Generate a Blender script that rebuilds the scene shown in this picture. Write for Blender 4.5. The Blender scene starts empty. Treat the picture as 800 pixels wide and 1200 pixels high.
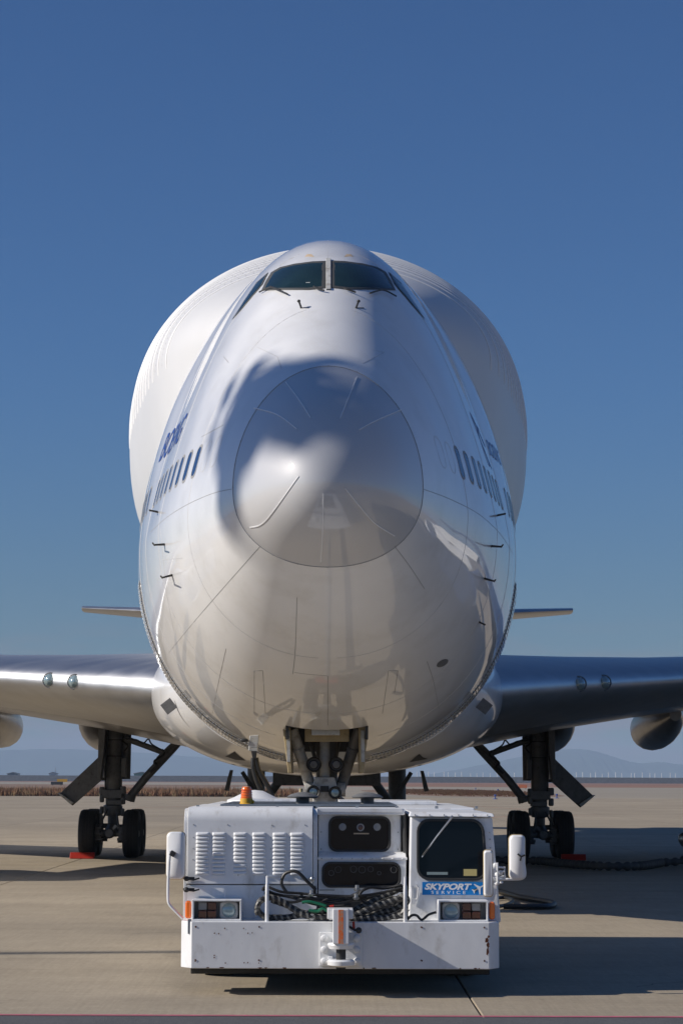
import bpy, bmesh, math, random
from mathutils import Vector, Matrix
from mathutils.bvhtree import BVHTree
PI = math.pi
R = math.radians
S = bpy.context.scene
COL = S.collection
random.seed(7)

# ------------------------------------------------------------------ camera
CAM_H = 2.0
FPX = 2720.0                     # focal length in pixels of the 800x1200 photograph
cam_d = bpy.data.cameras.new('camera')
cam = bpy.data.objects.new('camera', cam_d); COL.objects.link(cam)
cam_d.sensor_fit = 'VERTICAL'; cam_d.sensor_height = 36; cam_d.lens = 36*FPX/1200
cam_d.clip_start = 0.5; cam_d.clip_end = 60000
yaw, pitch, roll = math.atan(16/FPX), math.atan(314/FPX), R(0.22)
look = Vector((math.sin(yaw)*math.cos(pitch), math.cos(yaw)*math.cos(pitch), math.sin(pitch)))
rgt = look.cross(Vector((0, 0, 1))).normalized()
upv = rgt.cross(look)
r2 = rgt*math.cos(roll) + upv*math.sin(roll)
u2 = upv*math.cos(roll) - rgt*math.sin(roll)
CR = Matrix((r2, u2, -look)).transposed()
cam.matrix_world = Matrix.Translation((0, 0, CAM_H)) @ CR.to_4x4()
S.camera = cam
CO = Vector((0, 0, CAM_H))
def ray(px, py):
    return (CR @ Vector(((px-400)/FPX, -(py-600)/FPX, -1))).normalized()
def at(px, py, Y):
    d = ray(px, py); return CO + d*(Y/d.y)
def gnd(px, py):
    d = ray(px, py); return CO + d*(-CAM_H/d.z)

# ------------------------------------------------------------------ sky, sun, exposure
SUN_EL, SUN_PHI = R(29), R(9)
SV = Vector((-math.cos(SUN_EL)*math.cos(SUN_PHI), -math.cos(SUN_EL)*math.sin(SUN_PHI), math.sin(SUN_EL)))
W = bpy.data.worlds.new('World'); S.world = W; W.use_nodes = True
nt = W.node_tree; nt.nodes.clear()
def N(tree, t, **k):
    n = tree.nodes.new(t)
    for a, b in k.items(): setattr(n, a, b)
    return n
wo = N(nt, 'ShaderNodeOutputWorld'); bg = N(nt, 'ShaderNodeBackground')
sky = N(nt, 'ShaderNodeTexSky', sky_type='NISHITA')
sky.sun_disc = False; sky.sun_elevation = SUN_EL
sky.sun_rotation = math.atan2(SV.x, SV.y)
sky.altitude = 0; sky.air_density = 1.0; sky.dust_density = 0.15; sky.ozone_density = 3.0
bg.inputs[1].default_value = 0.062
tc = N(nt, 'ShaderNodeTexCoord'); mp = N(nt, 'ShaderNodeMapping'); mp.inputs['Scale'].default_value = (5, 5, 34)
no = N(nt, 'ShaderNodeTexNoise'); no.inputs['Scale'].default_value = 3.2; no.inputs['Detail'].default_value = 5
sx = N(nt, 'ShaderNodeSeparateXYZ')
m1 = N(nt, 'ShaderNodeMapRange'); m1.interpolation_type = 'SMOOTHSTEP'
for i, v in zip((1, 2, 3, 4), (0.075, 0.02, 0, 1)): m1.inputs[i].default_value = v
m2 = N(nt, 'ShaderNodeMapRange'); m2.interpolation_type = 'SMOOTHSTEP'
for i, v in zip((1, 2, 3, 4), (0.42, 0.62, 0, 0.75)): m2.inputs[i].default_value = v
mm = N(nt, 'ShaderNodeMath', operation='MULTIPLY')
mx = N(nt, 'ShaderNodeMixRGB'); mx.inputs[2].default_value = (4.2, 3.7, 4.2, 1)
L = nt.links.new
L(tc.outputs['Generated'], mp.inputs[0]); L(mp.outputs[0], no.inputs[0]); L(tc.outputs['Generated'], sx.inputs[0])
L(sx.outputs[2], m1.inputs[0]); L(no.outputs[0], m2.inputs[0]); L(m1.outputs[0], mm.inputs[0]); L(m2.outputs[0], mm.inputs[1])
SKYT = N(nt, 'ShaderNodeMixRGB', blend_type='MULTIPLY'); SKYT.inputs[0].default_value = 1; SKYT.inputs[2].default_value = (0.45, 0.74, 1.14, 1)
L(sky.outputs[0], SKYT.inputs[1])
LOW = N(nt, 'ShaderNodeMixRGB', blend_type='MULTIPLY'); LOW.inputs[2].default_value = (1.10, 0.90, 0.78, 1)
m3 = N(nt, 'ShaderNodeMapRange'); m3.interpolation_type = 'SMOOTHSTEP'
for i, v in zip((1, 2, 3, 4), (0.2, 0.0, 0, 1)): m3.inputs[i].default_value = v
L(sx.outputs[2], m3.inputs[0]); L(m3.outputs[0], LOW.inputs[0]); L(SKYT.outputs[0], LOW.inputs[1])
L(mm.outputs[0], mx.inputs[0]); L(LOW.outputs[0], mx.inputs[1]); L(mx.outputs[0], bg.inputs[0]); L(bg.outputs[0], wo.inputs[0])
sd = bpy.data.lights.new('sun', 'SUN'); sd.energy = 5.0; sd.angle = R(0.53); sd.color = (1.0, 0.93, 0.84)
so = bpy.data.objects.new('sun', sd); COL.objects.link(so)
so.rotation_euler = (-SV).to_track_quat('-Z', 'Y').to_euler(); so.location = (-60, -10, 60)
S.view_settings.view_transform = 'Standard'; S.view_settings.look = 'None'
S.view_settings.exposure = 0.0; S.view_settings.gamma = 1
S.cycles.max_bounces = 8; S.cycles.transparent_max_bounces = 8
S.cycles.volume_bounces = 0; S.cycles.caustics_reflective = False; S.cycles.caustics_refractive = False
S.cycles.sample_clamp_indirect = 6

# ------------------------------------------------------------------ helpers
def tag(o, label=None, cat=None, group=None, kind=None):
    for k, v in (('label', label), ('category', cat), ('group', group), ('kind', kind)):
        if v: o[k] = v
    return o
OFF = {}
def empty(name, loc, label=None, cat=None, group=None):
    o = bpy.data.objects.new(name, None); COL.objects.link(o); o.location = loc
    OFF[o.name] = Vector(loc); o.empty_display_size = 0.3
    return tag(o, label, cat, group)
def off_of(p):
    while p is not None:
        if p.name in OFF: return OFF[p.name]
        p = p.parent
    return Vector((0, 0, 0))
class MB:
    def __init__(s): s.v = []; s.f = []
    def add(s, vs, fs):
        b = len(s.v); s.v += [Vector(v) for v in vs]; s.f += [tuple(b+i for i in f) for f in fs]; return s
    def box(s, x0, x1, y0, y1, z0, z1):
        return s.add([(x, y, z) for z in (z0, z1) for y in (y0, y1) for x in (x0, x1)],
                     [(0, 2, 3, 1), (4, 5, 7, 6), (0, 1, 5, 4), (1, 3, 7, 5), (3, 2, 6, 7), (2, 0, 4, 6)])
    def obox(s, c, size, rot=None):
        c = Vector(c); m = rot or Matrix.Identity(3); h = Vector(size)/2
        return s.add([c + m @ Vector((x*h.x, y*h.y, z*h.z)) for z in (-1, 1) for y in (-1, 1) for x in (-1, 1)],
                     [(0, 2, 3, 1), (4, 5, 7, 6), (0, 1, 5, 4), (1, 3, 7, 5), (3, 2, 6, 7), (2, 0, 4, 6)])
    def prism(s, pts, vec):
        vec = Vector(vec); n = len(pts); a = [Vector(p) for p in pts]
        return s.add(a + [p+vec for p in a], [tuple(range(n-1, -1, -1)), tuple(range(n, 2*n))] + [(i, (i+1) % n, n+(i+1) % n, n+i) for i in range(n)])
    def loft(s, rings, caps=True, closed=True):
        n = len(rings[0]); vs = [p for r in rings for p in r]; fs = []
        for i in range(len(rings)-1):
            for j in range(n if closed else n-1):
                k = (j+1) % n; fs.append((i*n+j, i*n+k, (i+1)*n+k, (i+1)*n+j))
        if caps: fs += [tuple(range(n-1, -1, -1)), tuple((len(rings)-1)*n+j for j in range(n))]
        return s.add(vs, fs)
    def tube(s, path, r, n=8, caps=True):
        P = [Vector(p) for p in path]; rings = []; ref = None
        for i, p in enumerate(P):
            t = (P[min(i+1, len(P)-1)] - P[max(i-1, 0)]).normalized()
            if ref is None: ref = Vector((0, 0, 1)) if abs(t.z) < .9 else Vector((1, 0, 0))
            a = (ref - t*ref.dot(t)).normalized(); ref = a; b = t.cross(a)
            rr = r[i] if isinstance(r, (list, tuple)) else r
            rings.append([p + (a*math.cos(q) + b*math.sin(q))*rr for q in [2*PI*k/n for k in range(n)]])
        return s.loft(rings, caps)
    def cyl(s, a, b, r0, r1=None, n=16): return s.tube([a, b], [r0, r0 if r1 is None else r1], n)
    def lathe(s, c, axis, prof, n=24):
        """prof: (distance along axis, radius)"""
        c = Vector(c); t = Vector(axis).normalized(); ref = Vector((0, 0, 1)) if abs(t.z) < .9 else Vector((1, 0, 0))
        a = (ref - t*ref.dot(t)).normalized(); b = t.cross(a)
        return s.loft([[c + t*d + (a*math.cos(q) + b*math.sin(q))*max(r, 1e-4) for q in [2*PI*k/n for k in range(n)]] for d, r in prof])
    def ell(s, c, rad, nu=16, nv=8):
        c = Vector(c)
        return s.loft([[c + Vector((rad[0]*math.sin(ph)*math.cos(q), rad[1]*math.sin(ph)*math.sin(q), -rad[2]*math.cos(ph))) for q in [2*PI*k/nu for k in range(nu)]]
                       for ph in [PI*(i+.02)/(nv+.04) for i in range(nv+1)]])
    def build(s, name, mat, parent=None, bevel=0, smooth=35, loc=None, segs=2):
        base = Vector(loc) if (loc is not None and parent is None) else off_of(parent)
        me = bpy.data.meshes.new(name); me.from_pydata([v-base for v in s.v], [], s.f)
        bm = bmesh.new(); bm.from_mesh(me); bmesh.ops.recalc_face_normals(bm, faces=bm.faces); bm.to_mesh(me); bm.free()
        me.materials.append(mat)
        if smooth:
            me.shade_smooth()
            me.set_sharp_from_angle(angle=R(smooth))
        o = bpy.data.objects.new(name, me); COL.objects.link(o)
        if parent is not None: o.parent = parent
        elif loc is not None: o.location = base
        if bevel:
            b = o.modifiers.new('bevel', 'BEVEL'); b.width = bevel; b.segments = segs; b.limit_method = 'ANGLE'; b.angle_limit = R(40)
            b.harden_normals = True
        return o
def inst(src, parent=None, loc=(0, 0, 0), rot=None, name=None):
    o = src.copy(); COL.objects.link(o)
    if parent is not None: o.parent = parent
    o.location = loc
    if rot is not None: o.rotation_euler = rot
    return o
def rrect(x0, x1, z0, z1, r, n=5):
    out = []
    for cx, cz, a0 in ((x1-r, z1-r, 0), (x0+r, z1-r, 90), (x0+r, z0+r, 180), (x1-r, z0+r, 270)):
        for i in range(n+1):
            a = R(a0 + 90*i/n); out.append((cx + r*math.cos(a), cz + r*math.sin(a)))
    return out
def XZ(pts, y): return [(x, y, z) for x, z in pts]

# ------------------------------------------------------------------ materials
def mat(name, col, rough=.5, metal=0, coat=0, coat_r=.05, spec=.5, var=0, scale=3, bump=0, bscale=40, stretch=None, dirt=None, dscale=2, dth=(.55, .75), aniso=0, coords='Object', rvar=0):
    m = bpy.data.materials.new(name); m.use_nodes = True; t = m.node_tree; b = t.nodes['Principled BSDF']; L = t.links.new
    b.inputs['Base Color'].default_value = (*col, 1); b.inputs['Roughness'].default_value = rough; b.inputs['Metallic'].default_value = metal
    b.inputs['Coat Weight'].default_value = coat; b.inputs['Coat IOR'].default_value = 1.58 if coat >= 1 else 1.5; b.inputs['Coat Roughness'].default_value = coat_r; b.inputs['Specular IOR Level'].default_value = spec
    if aniso: b.inputs['Anisotropic'].default_value = aniso
    co = N(t, 'ShaderNodeTexCoord'); mpp = N(t, 'ShaderNodeMapping'); L(co.outputs[coords], mpp.inputs[0])
    if stretch: mpp.inputs['Scale'].default_value = stretch
    cur = None
    if var or rvar:
        n1 = N(t, 'ShaderNodeTexNoise'); n1.inputs['Scale'].default_value = scale; n1.inputs['Detail'].default_value = 6; L(mpp.outputs[0], n1.inputs[0])
        if var:
            r = N(t, 'ShaderNodeMapRange'); r.inputs[1].default_value = .3; r.inputs[2].default_value = .7; r.inputs[3].default_value = 1-var; r.inputs[4].default_value = 1+var
            L(n1.outputs[0], r.inputs[0])
            mu = N(t, 'ShaderNodeVectorMath', operation='SCALE'); mu.inputs[0].default_value = col; L(r.outputs[0], mu.inputs['Scale'])
            cur = mu.outputs[0]
        if rvar:
            r = N(t, 'ShaderNodeMapRange'); r.inputs[1].default_value = .3; r.inputs[2].default_value = .7; r.inputs[3].default_value = max(0, rough-rvar); r.inputs[4].default_value = rough+rvar
            L(n1.outputs[0], r.inputs[0]); L(r.outputs[0], b.inputs['Roughness'])
    if dirt:
        n2 = N(t, 'ShaderNodeTexNoise'); n2.inputs['Scale'].default_value = dscale; n2.inputs['Detail'].default_value = 8; n2.inputs['Roughness'].default_value = .65; L(mpp.outputs[0], n2.inputs[0])
        r = N(t, 'ShaderNodeMapRange'); r.inputs[1].default_value, r.inputs[2].default_value = dth; L(n2.outputs[0], r.inputs[0])
        mi = N(t, 'ShaderNodeMixRGB'); L(r.outputs[0], mi.inputs[0]); mi.inputs[2].default_value = (*dirt, 1)
        if cur: L(cur, mi.inputs[1])
        else: mi.inputs[1].default_value = (*col, 1)
        cur = mi.outputs[0]
    if cur: L(cur, b.inputs['Base Color'])
    if bump:
        n3 = N(t, 'ShaderNodeTexNoise'); n3.inputs['Scale'].default_value = bscale; n3.inputs['Detail'].default_value = 3; L(mpp.outputs[0], n3.inputs[0])
        bp = N(t, 'ShaderNodeBump'); bp.inputs['Strength'].default_value = 1; bp.inputs['Distance'].default_value = bump; L(n3.outputs[0], bp.inputs['Height']); L(bp.outputs[0], b.inputs['Normal'])
    return m
M = {}
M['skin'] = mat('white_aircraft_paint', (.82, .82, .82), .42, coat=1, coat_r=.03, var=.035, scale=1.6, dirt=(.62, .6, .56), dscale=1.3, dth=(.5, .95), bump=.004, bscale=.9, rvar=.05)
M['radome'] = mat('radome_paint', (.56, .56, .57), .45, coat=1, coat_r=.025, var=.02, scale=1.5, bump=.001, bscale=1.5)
M['fairing'] = mat('fairing_paint', (.74, .74, .74), .35, coat=.8, coat_r=.08, var=.05, scale=1, bump=.006, bscale=.8, dirt=(.5, .45, .38), dscale=1.2, dth=(.55, .9))
M['bulge'] = mat('cargo_hull_paint', (.66, .66, .66), .55, coat=.3, coat_r=.2, var=.03, scale=.8, bump=.004, bscale=.7)
M['seam'] = mat('seam_line', (.3, .3, .3), .6)
M['seam_soft'] = mat('faint_seam', (.5, .5, .5), .5)
M['channel'] = mat('channel_grey', (.45, .45, .44), .6)
M['framegrey'] = mat('frame_grey', (.07, .07, .065), .5)
M['strip'] = mat('raised_strip', (.8, .8, .8), .4)
M['metal'] = mat('polished_metal', (.60, .60, .60), .40, metal=1, var=.06, scale=4, stretch=(.12, 1, 1), rvar=.025)
M['wing'] = mat('wing_grey_paint', (.25, .23, .205), .34, metal=.55, coat=.4, coat_r=.15, var=.15, scale=1.3, dirt=(.16, .13, .1), dscale=1.5)
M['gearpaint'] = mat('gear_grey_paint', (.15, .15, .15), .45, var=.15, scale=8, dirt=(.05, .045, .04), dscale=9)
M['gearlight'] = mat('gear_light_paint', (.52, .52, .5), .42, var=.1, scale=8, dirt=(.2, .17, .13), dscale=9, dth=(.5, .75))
M['primer'] = mat('primer_tan', (.42, .33, .18), .5, var=.12, scale=6, dirt=(.15, .1, .05), dscale=7)
M['dark'] = mat('dark_metal', (.03, .03, .03), .55, var=.3, scale=10)
M['chrome'] = mat('chrome', (.75, .75, .75), .12, metal=1)
M['tyre'] = mat('tyre_rubber', (.018, .018, .018), .75, var=.25, scale=12, bump=.004, bscale=30)
M['glass'] = mat('dark_glass', (.006, .008, .012), .04, spec=.3, coat=0)
M['cockpitglass'] = mat('cockpit_glass', (.012, .028, .03), .06, spec=.5, var=.4, scale=1.2)
M['paxglass'] = mat('cabin_window_glass', (.02, .05, .14), .12)
M['lampglass'] = mat('lamp_glass', (.30, .40, .42), .15, metal=.3, coat=1)
M['blue'] = mat('blue_lettering', (.02, .06, .26), .4)
M['bluesheen'] = mat('blue_lettering_sky_sheen', (.10, .19, .45), .4)  # same blue paint, with shade and sky reflection put into a paler colour
M['tug'] = mat('tug_white_paint', (.78, .79, .80), .42, coat=.15, coat_r=.2, var=.05, scale=3, bump=.0015, bscale=5, dirt=(.38, .33, .26), dscale=3.5, dth=(.54, .84), stretch=(1.6, 1.6, .7))
M['tugb'] = mat('bumper_white_paint', (.76, .77, .78), .45, var=.05, scale=4, bump=.0015, bscale=6, dirt=(.3, .26, .2), dscale=3, dth=(.55, .95), stretch=(1.4, 1.4, .8))
M['rust'] = mat('rust', (.10, .03, .012), .9, var=.4, scale=60)
M['amber'] = mat('amber_lens', (.9, .17, .01), .15, coat=1)
M['amberdark'] = mat('dark_amber_lens', (.14, .025, .008), .2, coat=1)
M['redlens'] = mat('dark_red_lens', (.08, .02, .015), .2, coat=1)
M['yellow'] = mat('yellow_base', (.75, .42, .03), .45, dirt=(.3, .2, .08), dscale=14)
M['signblue'] = mat('sign_blue', (.0, .22, .62), .4, var=.03)
M['signwhite'] = mat('sign_white', (.8, .8, .8), .4)
M['hose'] = mat('black_hose', (.018, .018, .018), .42, var=.3, scale=20)
M['hosewrap'] = mat('grey_spiral_wrap', (.17, .165, .15), .5, var=.25, scale=20)
M['duct'] = mat('grey_duct', (.06, .058, .055), .7, var=.25, scale=3)
M['green'] = mat('green_cable', (.01, .14, .07), .4)
M['redpaint'] = mat('red_paint', (.38, .02, .01), .5, var=.1, scale=10)
M['orange'] = mat('orange_paint', (.8, .15, .02), .5, dirt=(.5, .3, .2), dscale=25, dth=(.45, .6))
M['tape'] = mat('worn_tape', (.55, .42, .28), .6, var=.1, scale=20)
M['cream'] = mat('yellow_paper', (.6, .5, .2), .7)
M['steel'] = mat('galvanised_steel', (.42, .43, .44), .35, metal=.9, var=.1, scale=5)

# ------------------------------------------------------------------ ground
def concrete(name, joints=False):
    m = bpy.data.materials.new(name); m.use_nodes = True; t = m.node_tree; b = t.nodes['Principled BSDF']; L = t.links.new
    b.inputs['Roughness'].default_value = .85; b.inputs['Specular IOR Level'].default_value = .25
    g = N(t, 'ShaderNodeNewGeometry')
    def noise(scale, detail, st=(1, 1, 1), rough=.6):
        p = N(t, 'ShaderNodeMapping'); p.inputs['Scale'].default_value = st; L(g.outputs['Position'], p.inputs[0])
        n = N(t, 'ShaderNodeTexNoise'); n.inputs['Scale'].default_value = scale; n.inputs['Detail'].default_value = detail; n.inputs['Roughness'].default_value = rough
        L(p.outputs[0], n.inputs[0]); return n.outputs[0]
    def rng(src, a, b_, c, d):
        r = N(t, 'ShaderNodeMapRange')
        for i, v in zip((1, 2, 3, 4), (a, b_, c, d)): r.inputs[i].default_value = v
        L(src, r.inputs[0]); return r.outputs[0]
    def mul(a, b_):
        q = N(t, 'ShaderNodeMath', operation='MULTIPLY'); L(a, q.inputs[0]); L(b_, q.inputs[1]); return q.outputs[0]
    k = mul(rng(noise(.09, 4), .3, .7, .9, 1.1), rng(noise(1.1, 7), .3, .7, .93, 1.07))
    k = mul(k, rng(noise(26, 4), .25, .75, .9, 1.1))
    k = mul(k, rng(noise(.5, 5, (.3, 1.0, 1)), .35, .70, 1.06, .86))       # long sweeping brush and tyre marks
    k = mul(k, rng(noise(.5, 6, (.15, 2, 1)), .62, .78, 1.0, .86))
    k = mul(k, rng(noise(3, 4, (9, .25, 1)), .3, .7, .93, 1.06))             # broom finish
    k = mul(k, rng(noise(1.1, 4, (.05, 2.6, 1)), .60, .72, 1.0, .86))        # turning tyre marks
    k = mul(k, rng(noise(9, 6, (1, 1, 1), .75), .3, .7, .9, 1.09))
    k = mul(k, rng(noise(1.3, 6, (1, .7, 1), .7), .60, .78, 1, .68))              # oil spots
    oi = N(t, 'ShaderNodeObjectInfo')
    if not joints: k = mul(k, rng(oi.outputs['Random'], 0, 1, .93, 1.06))
    else:
        br = N(t, 'ShaderNodeTexBrick'); br.offset = 0; br.inputs['Scale'].default_value = 1
        br.inputs['Brick Width'].default_value = 7.5; br.inputs['Row Height'].default_value = 7.5; br.inputs['Mortar Size'].default_value = .02
        br.inputs['Color1'].default_value = (.95, .95, .95, 1); br.inputs['Color2'].default_value = (1.05, 1.05, 1.05, 1); br.inputs['Mortar'].default_value = (.5, .5, .5, 1)
        p = N(t, 'ShaderNodeMapping'); p.inputs['Location'].default_value = (-1.336+7.5, -19.886+22.5, 0); L(g.outputs['Position'], p.inputs[0]); L(p.outputs[0], br.inputs[0])
        k = mul(k, br.outputs[0])
    cr = N(t, 'ShaderNodeMixRGB'); cr.inputs[1].default_value = (.38, .315, .225, 1); cr.inputs[2].default_value = (.335, .285, .215, 1); L(noise(.3, 3), cr.inputs[0])
    mu = N(t, 'ShaderNodeVectorMath', operation='SCALE'); L(cr.outputs[0], mu.inputs[0]); L(k, mu.inputs['Scale']); L(mu.outputs[0], b.inputs['Base Color'])
    bp = N(t, 'ShaderNodeBump'); bp.inputs['Distance'].default_value = .004; L(noise(60, 3), bp.inputs['Height']); L(bp.outputs[0], b.inputs['Normal'])
    return m
M['slab'] = concrete('concrete_slab'); M['apron'] = concrete('concrete_apron', True)
M['asphalt'] = mat('asphalt', (.085, .085, .09), .85, var=.15, scale=2, bump=.01, bscale=90, dirt=(.14, .135, .13), dscale=70, dth=(.5, .62), coords='Object')
M['joint'] = mat('joint_filler', (.05, .045, .04), .9)
M['earth'] = mat('dry_earth', (.22, .14, .09), .95, var=.25, scale=.03, dirt=(.14, .1, .06), dscale=.05)
M['taxi'] = mat('far_taxiway', (.30, .26, .20), .9, var=.08, scale=.02)
M['far'] = mat('reclaimed_land', (.24, .12, .07), .95, var=.3, scale=.008, stretch=(.3, 3, 1))
M['wall'] = mat('sea_wall_rock', (.045, .045, .05), .9, var=.5, scale=.5)
M['sea'] = mat('sea_water', (.02, .05, .08), .12)
M['paintline'] = mat('magenta_line', (.5, .10, .16), .7, var=.2, scale=6, dirt=(.3, .2, .17), dscale=30, dth=(.5, .7))
M['redline'] = mat('faded_red_line', (.45, .13, .07), .8, var=.2, scale=3)

def sheet(name, x0, x1, y0, y1, z, m, kind='structure', th=0):
    b = MB()
    if th: b.box(x0, x1, y0, y1, z-th, z)
    else: b.add([(x0, y0, z), (x1, y0, z), (x1, y1, z), (x0, y1, z)], [(0, 1, 2, 3)])
    return tag(b.build(name, m, smooth=0), kind=kind)
sheet('terrain', -16000, 16000, -600, 2150, -.06, M['far'])
sheet('sea', -16000, 16000, 2150, 16000, -1.0, M['sea'])
PW = 7.5; SL0, SLX0, SLX1, SLY1 = 19.886, 1.336-PW*3, 1.336+PW*3, 19.886+PW*9
apron = empty('apron', (0, 20, 0)); tag(apron, kind='structure')
ab = MB()
for x0, x1, y0, y1 in ((-400, SLX0, SL0, 272), (SLX1, 400, SL0, 272), (SLX0, SLX1, SLY1, 272), (-400, 400, -300, 15)):
    ab.add([(x0, y0, 0), (x1, y0, 0), (x1, y1, 0), (x0, y1, 0)], [(0, 1, 2, 3)])
ab.build('concrete_surface', M['apron'], apron, smooth=0)
MB().add([(SLX0, SL0, -.02), (SLX1, SL0, -.02), (SLX1, SLY1, -.02), (SLX0, SLY1, -.02)], [(0, 1, 2, 3)]).build('joint_filler', M['joint'], apron, smooth=0)
slab = None
for j in range(9):
    for i in range(6):
        cx, cy = SLX0+PW*i+PW/2, SL0+PW*j+PW/2
        if slab is None:
            g_ = .008; w_ = PW/2-g_
            o = MB(); o.v = []; 
            o.loft([[Vector((cx+sx_*w, cy+sy_*w, z)) for sx_, sy_ in ((-1, -1), (1, -1), (1, 1), (-1, 1))] for z, w in ((-.06, w_), (-.008, w_), (0, w_-.008))])
            slab = o.build('concrete_slab', M['slab'], apron, smooth=0)
            s0 = Vector((cx, cy, 0))
        else:
            inst(slab, apron, Vector((cx, cy, random.uniform(-.0015, .0015)))-s0)
sheet('service_road', -400, 400, 15, 20.06, .004, M['asphalt'])
tag(sheet('ground_line', -400, 400, 20.055, 20.15, .008, M['paintline']), kind='structure')
# far field
sheet('taxiway', -2000, -24, 880, 1500, -.02, M['taxi'])
sheet('far_apron', -24, 2000, 272, 720, -.012, M['taxi'])
sheet('grass_verge', -2000, -24, 272, 880, -.03, M['earth'])

# ------------------------------------------------------------------ airliner body
def pchip(xs, ys):
    n = len(xs); h = [xs[i+1]-xs[i] for i in range(n-1)]; d = [(ys[i+1]-ys[i])/h[i] for i in range(n-1)]
    m = [0]*n; m[0] = d[0]; m[-1] = d[-1]
    for i in range(1, n-1):
        if d[i-1]*d[i] <= 0: m[i] = 0
        else:
            w1 = 2*h[i]+h[i-1]; w2 = h[i]+2*h[i-1]; m[i] = (w1+w2)/(w1/d[i-1]+w2/d[i])
    def f(x):
        x = min(max(x, xs[0]), xs[-1]); i = 0
        while i < n-2 and x > xs[i+1]: i += 1
        t = (x-xs[i])/h[i]; a = 1-t
        return ys[i]*(1+2*t)*a*a + ys[i+1]*t*t*(3-2*t) + h[i]*(m[i]*t*a*a - m[i+1]*t*t*a)
    return f
def prof(d, root=True):
    k = sorted(d); g = math.sqrt if root else (lambda q: q)
    f = pchip([g(a) for a in k], [d[a] for a in k]); return lambda s: f(g(max(s, 0)))
NY = 28.0          # y of the nose tip
fw = prof({0: 0.0, .1: .36, .3: .6, .7: .88, 1.5: 1.22, 3: 1.72, 5: 2.33, 7: 2.72, 9: 3.0, 12: 3.24, 15: 3.28, 50: 3.25, 58: 2.5, 65: 1.4, 71.5: .25})
ft = prof({0: 5.62, .1: 6.0, .3: 6.28, .7: 6.68, 1.8: 7.35, 3: 8.1, 4: 8.79, 4.8: 9.36, 5.5: 9.74, 6.2: 10.03, 7: 10.25, 8: 10.4, 10: 10.5, 14: 10.5, 50: 10.2, 60: 9.6, 71.5: 8.6})
fb = prof({0: 5.62, .1: 5.33, .3: 5.13, .7: 4.92, 1.3: 4.68, 3: 3.9, 5: 3.12, 7: 2.64, 9: 2.38, 12: 2.24, 16: 2.3, 46: 2.3, 54: 3.2, 62: 5.3, 71.5: 8.0})
fc = prof({0: 5.62, 12: 5.62, 46: 5.62, 60: 7.2, 71.5: 8.3})
fn = prof({0: 2, 2.5: 1.85, 4: 1.4, 5.2: 1.21, 7: 1.18, 9: 1.6, 12: 1.95, 16: 2, 72: 2})
fm = prof({0: 2, 3: 2, 5: 2.14, 8: 2.14, 11: 2, 72: 2})
NR = 112
def ring(s, w, c, t, b, n, nb=2.12, m=2):
    out = []
    for j in range(NR):
        q = 2*PI*j/NR; cx, cz = math.cos(q), math.sin(q)
        e = n if cz > 0 else nb
        x = w*math.copysign(abs(cx)**(2/m if cz > 0 else 2/e), cx); z = c + (t-c if cz > 0 else c-b)*math.copysign(abs(cz)**(2/e), cz)
        out.append(Vector((x, NY+s, z)))
    return out
ss = [13*(i/84)**2 for i in range(85)] + [13+.75*i for i in range(1, 79)]
ss[0] = .0004
fus = MB().loft([ring(s, max(fw(s), .003), fc(s), max(ft(s), fc(s)+.003), min(fb(s), fc(s)-.003), fn(s), 2.12, fm(s)) for s in ss])
airliner = empty('cargo_airliner', (0, NY+8, 0), 'huge white four engined cargo jet with swollen upper hull facing the viewer nose on', 'airplane')
BV = BVHTree.FromPolygons([tuple(v) for v in fus.v], fus.f)
fo = fus.build('fuselage', M['skin'], airliner, smooth=60)
def apply_mesh(o, me):
    old = o.data; o.data = me; o.modifiers.clear(); bpy.data.meshes.remove(old)
# nose wheel well, cut into the hull
WX, WY0, WY1 = .60, NY+6.5, NY+9.6
cut = MB().box(-WX, WX, WY0, WY1, 0, 3.9).build('cutter', M['primer'], None, smooth=0)
cut.location = -OFF[airliner.name]*0
fo.modifiers.new('b', 'BOOLEAN').object = cut
fo.modifiers['b'].solver = 'EXACT'
bpy.context.view_layer.update(); dg = bpy.context.evaluated_depsgraph_get()
me = bpy.data.meshes.new_from_object(fo.evaluated_get(dg)); apply_mesh(fo, me)
bpy.data.objects.remove(cut)
# split the radome off along its canted joint plane
pA, pB = Vector((0, NY+1.80, 7.35)), Vector((0, NY+1.30, 4.68))
pn = Vector((0, (pA-pB).z, -(pA-pB).y)).normalized()
def split(o, keep_front):
    bm = bmesh.new(); bm.from_mesh(o.data)
    bmesh.ops.bisect_plane(bm, geom=bm.verts[:]+bm.edges[:]+bm.faces[:], plane_co=pA-OFF[airliner.name], plane_no=pn, clear_outer=keep_front, clear_inner=not keep_front)
    bm.to_mesh(o.data); bm.free()
ra = fo.copy(); ra.data = fo.data.copy(); ra.name = 'radome'; COL.objects.link(ra)
split(fo, False); split(ra, True)
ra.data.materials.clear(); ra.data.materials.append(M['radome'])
for o in (fo, ra):
    while len(o.data.materials) > 1: o.data.materials.pop()
    o.data.polygons.foreach_set('material_index', [0]*len(o.data.polygons))
    o.data.shade_smooth(); o.data.set_sharp_from_angle(angle=R(50))
# wheel well lining
wl = MB()
for x in (-WX+.01, WX-.01): wl.box(x-.02, x+.02, WY0, WY1, 2.35+(.25), 3.9)
wl.box(-WX, WX, WY0, WY1, 3.86, 3.9); wl.box(-WX, WX, WY1-.03, WY1, 2.45, 3.9); wl.box(-WX, WX, WY0, WY0+.03, 2.78, 3.9)
wl.build('wheel_well', M['dark'], airliner, smooth=0)

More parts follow.
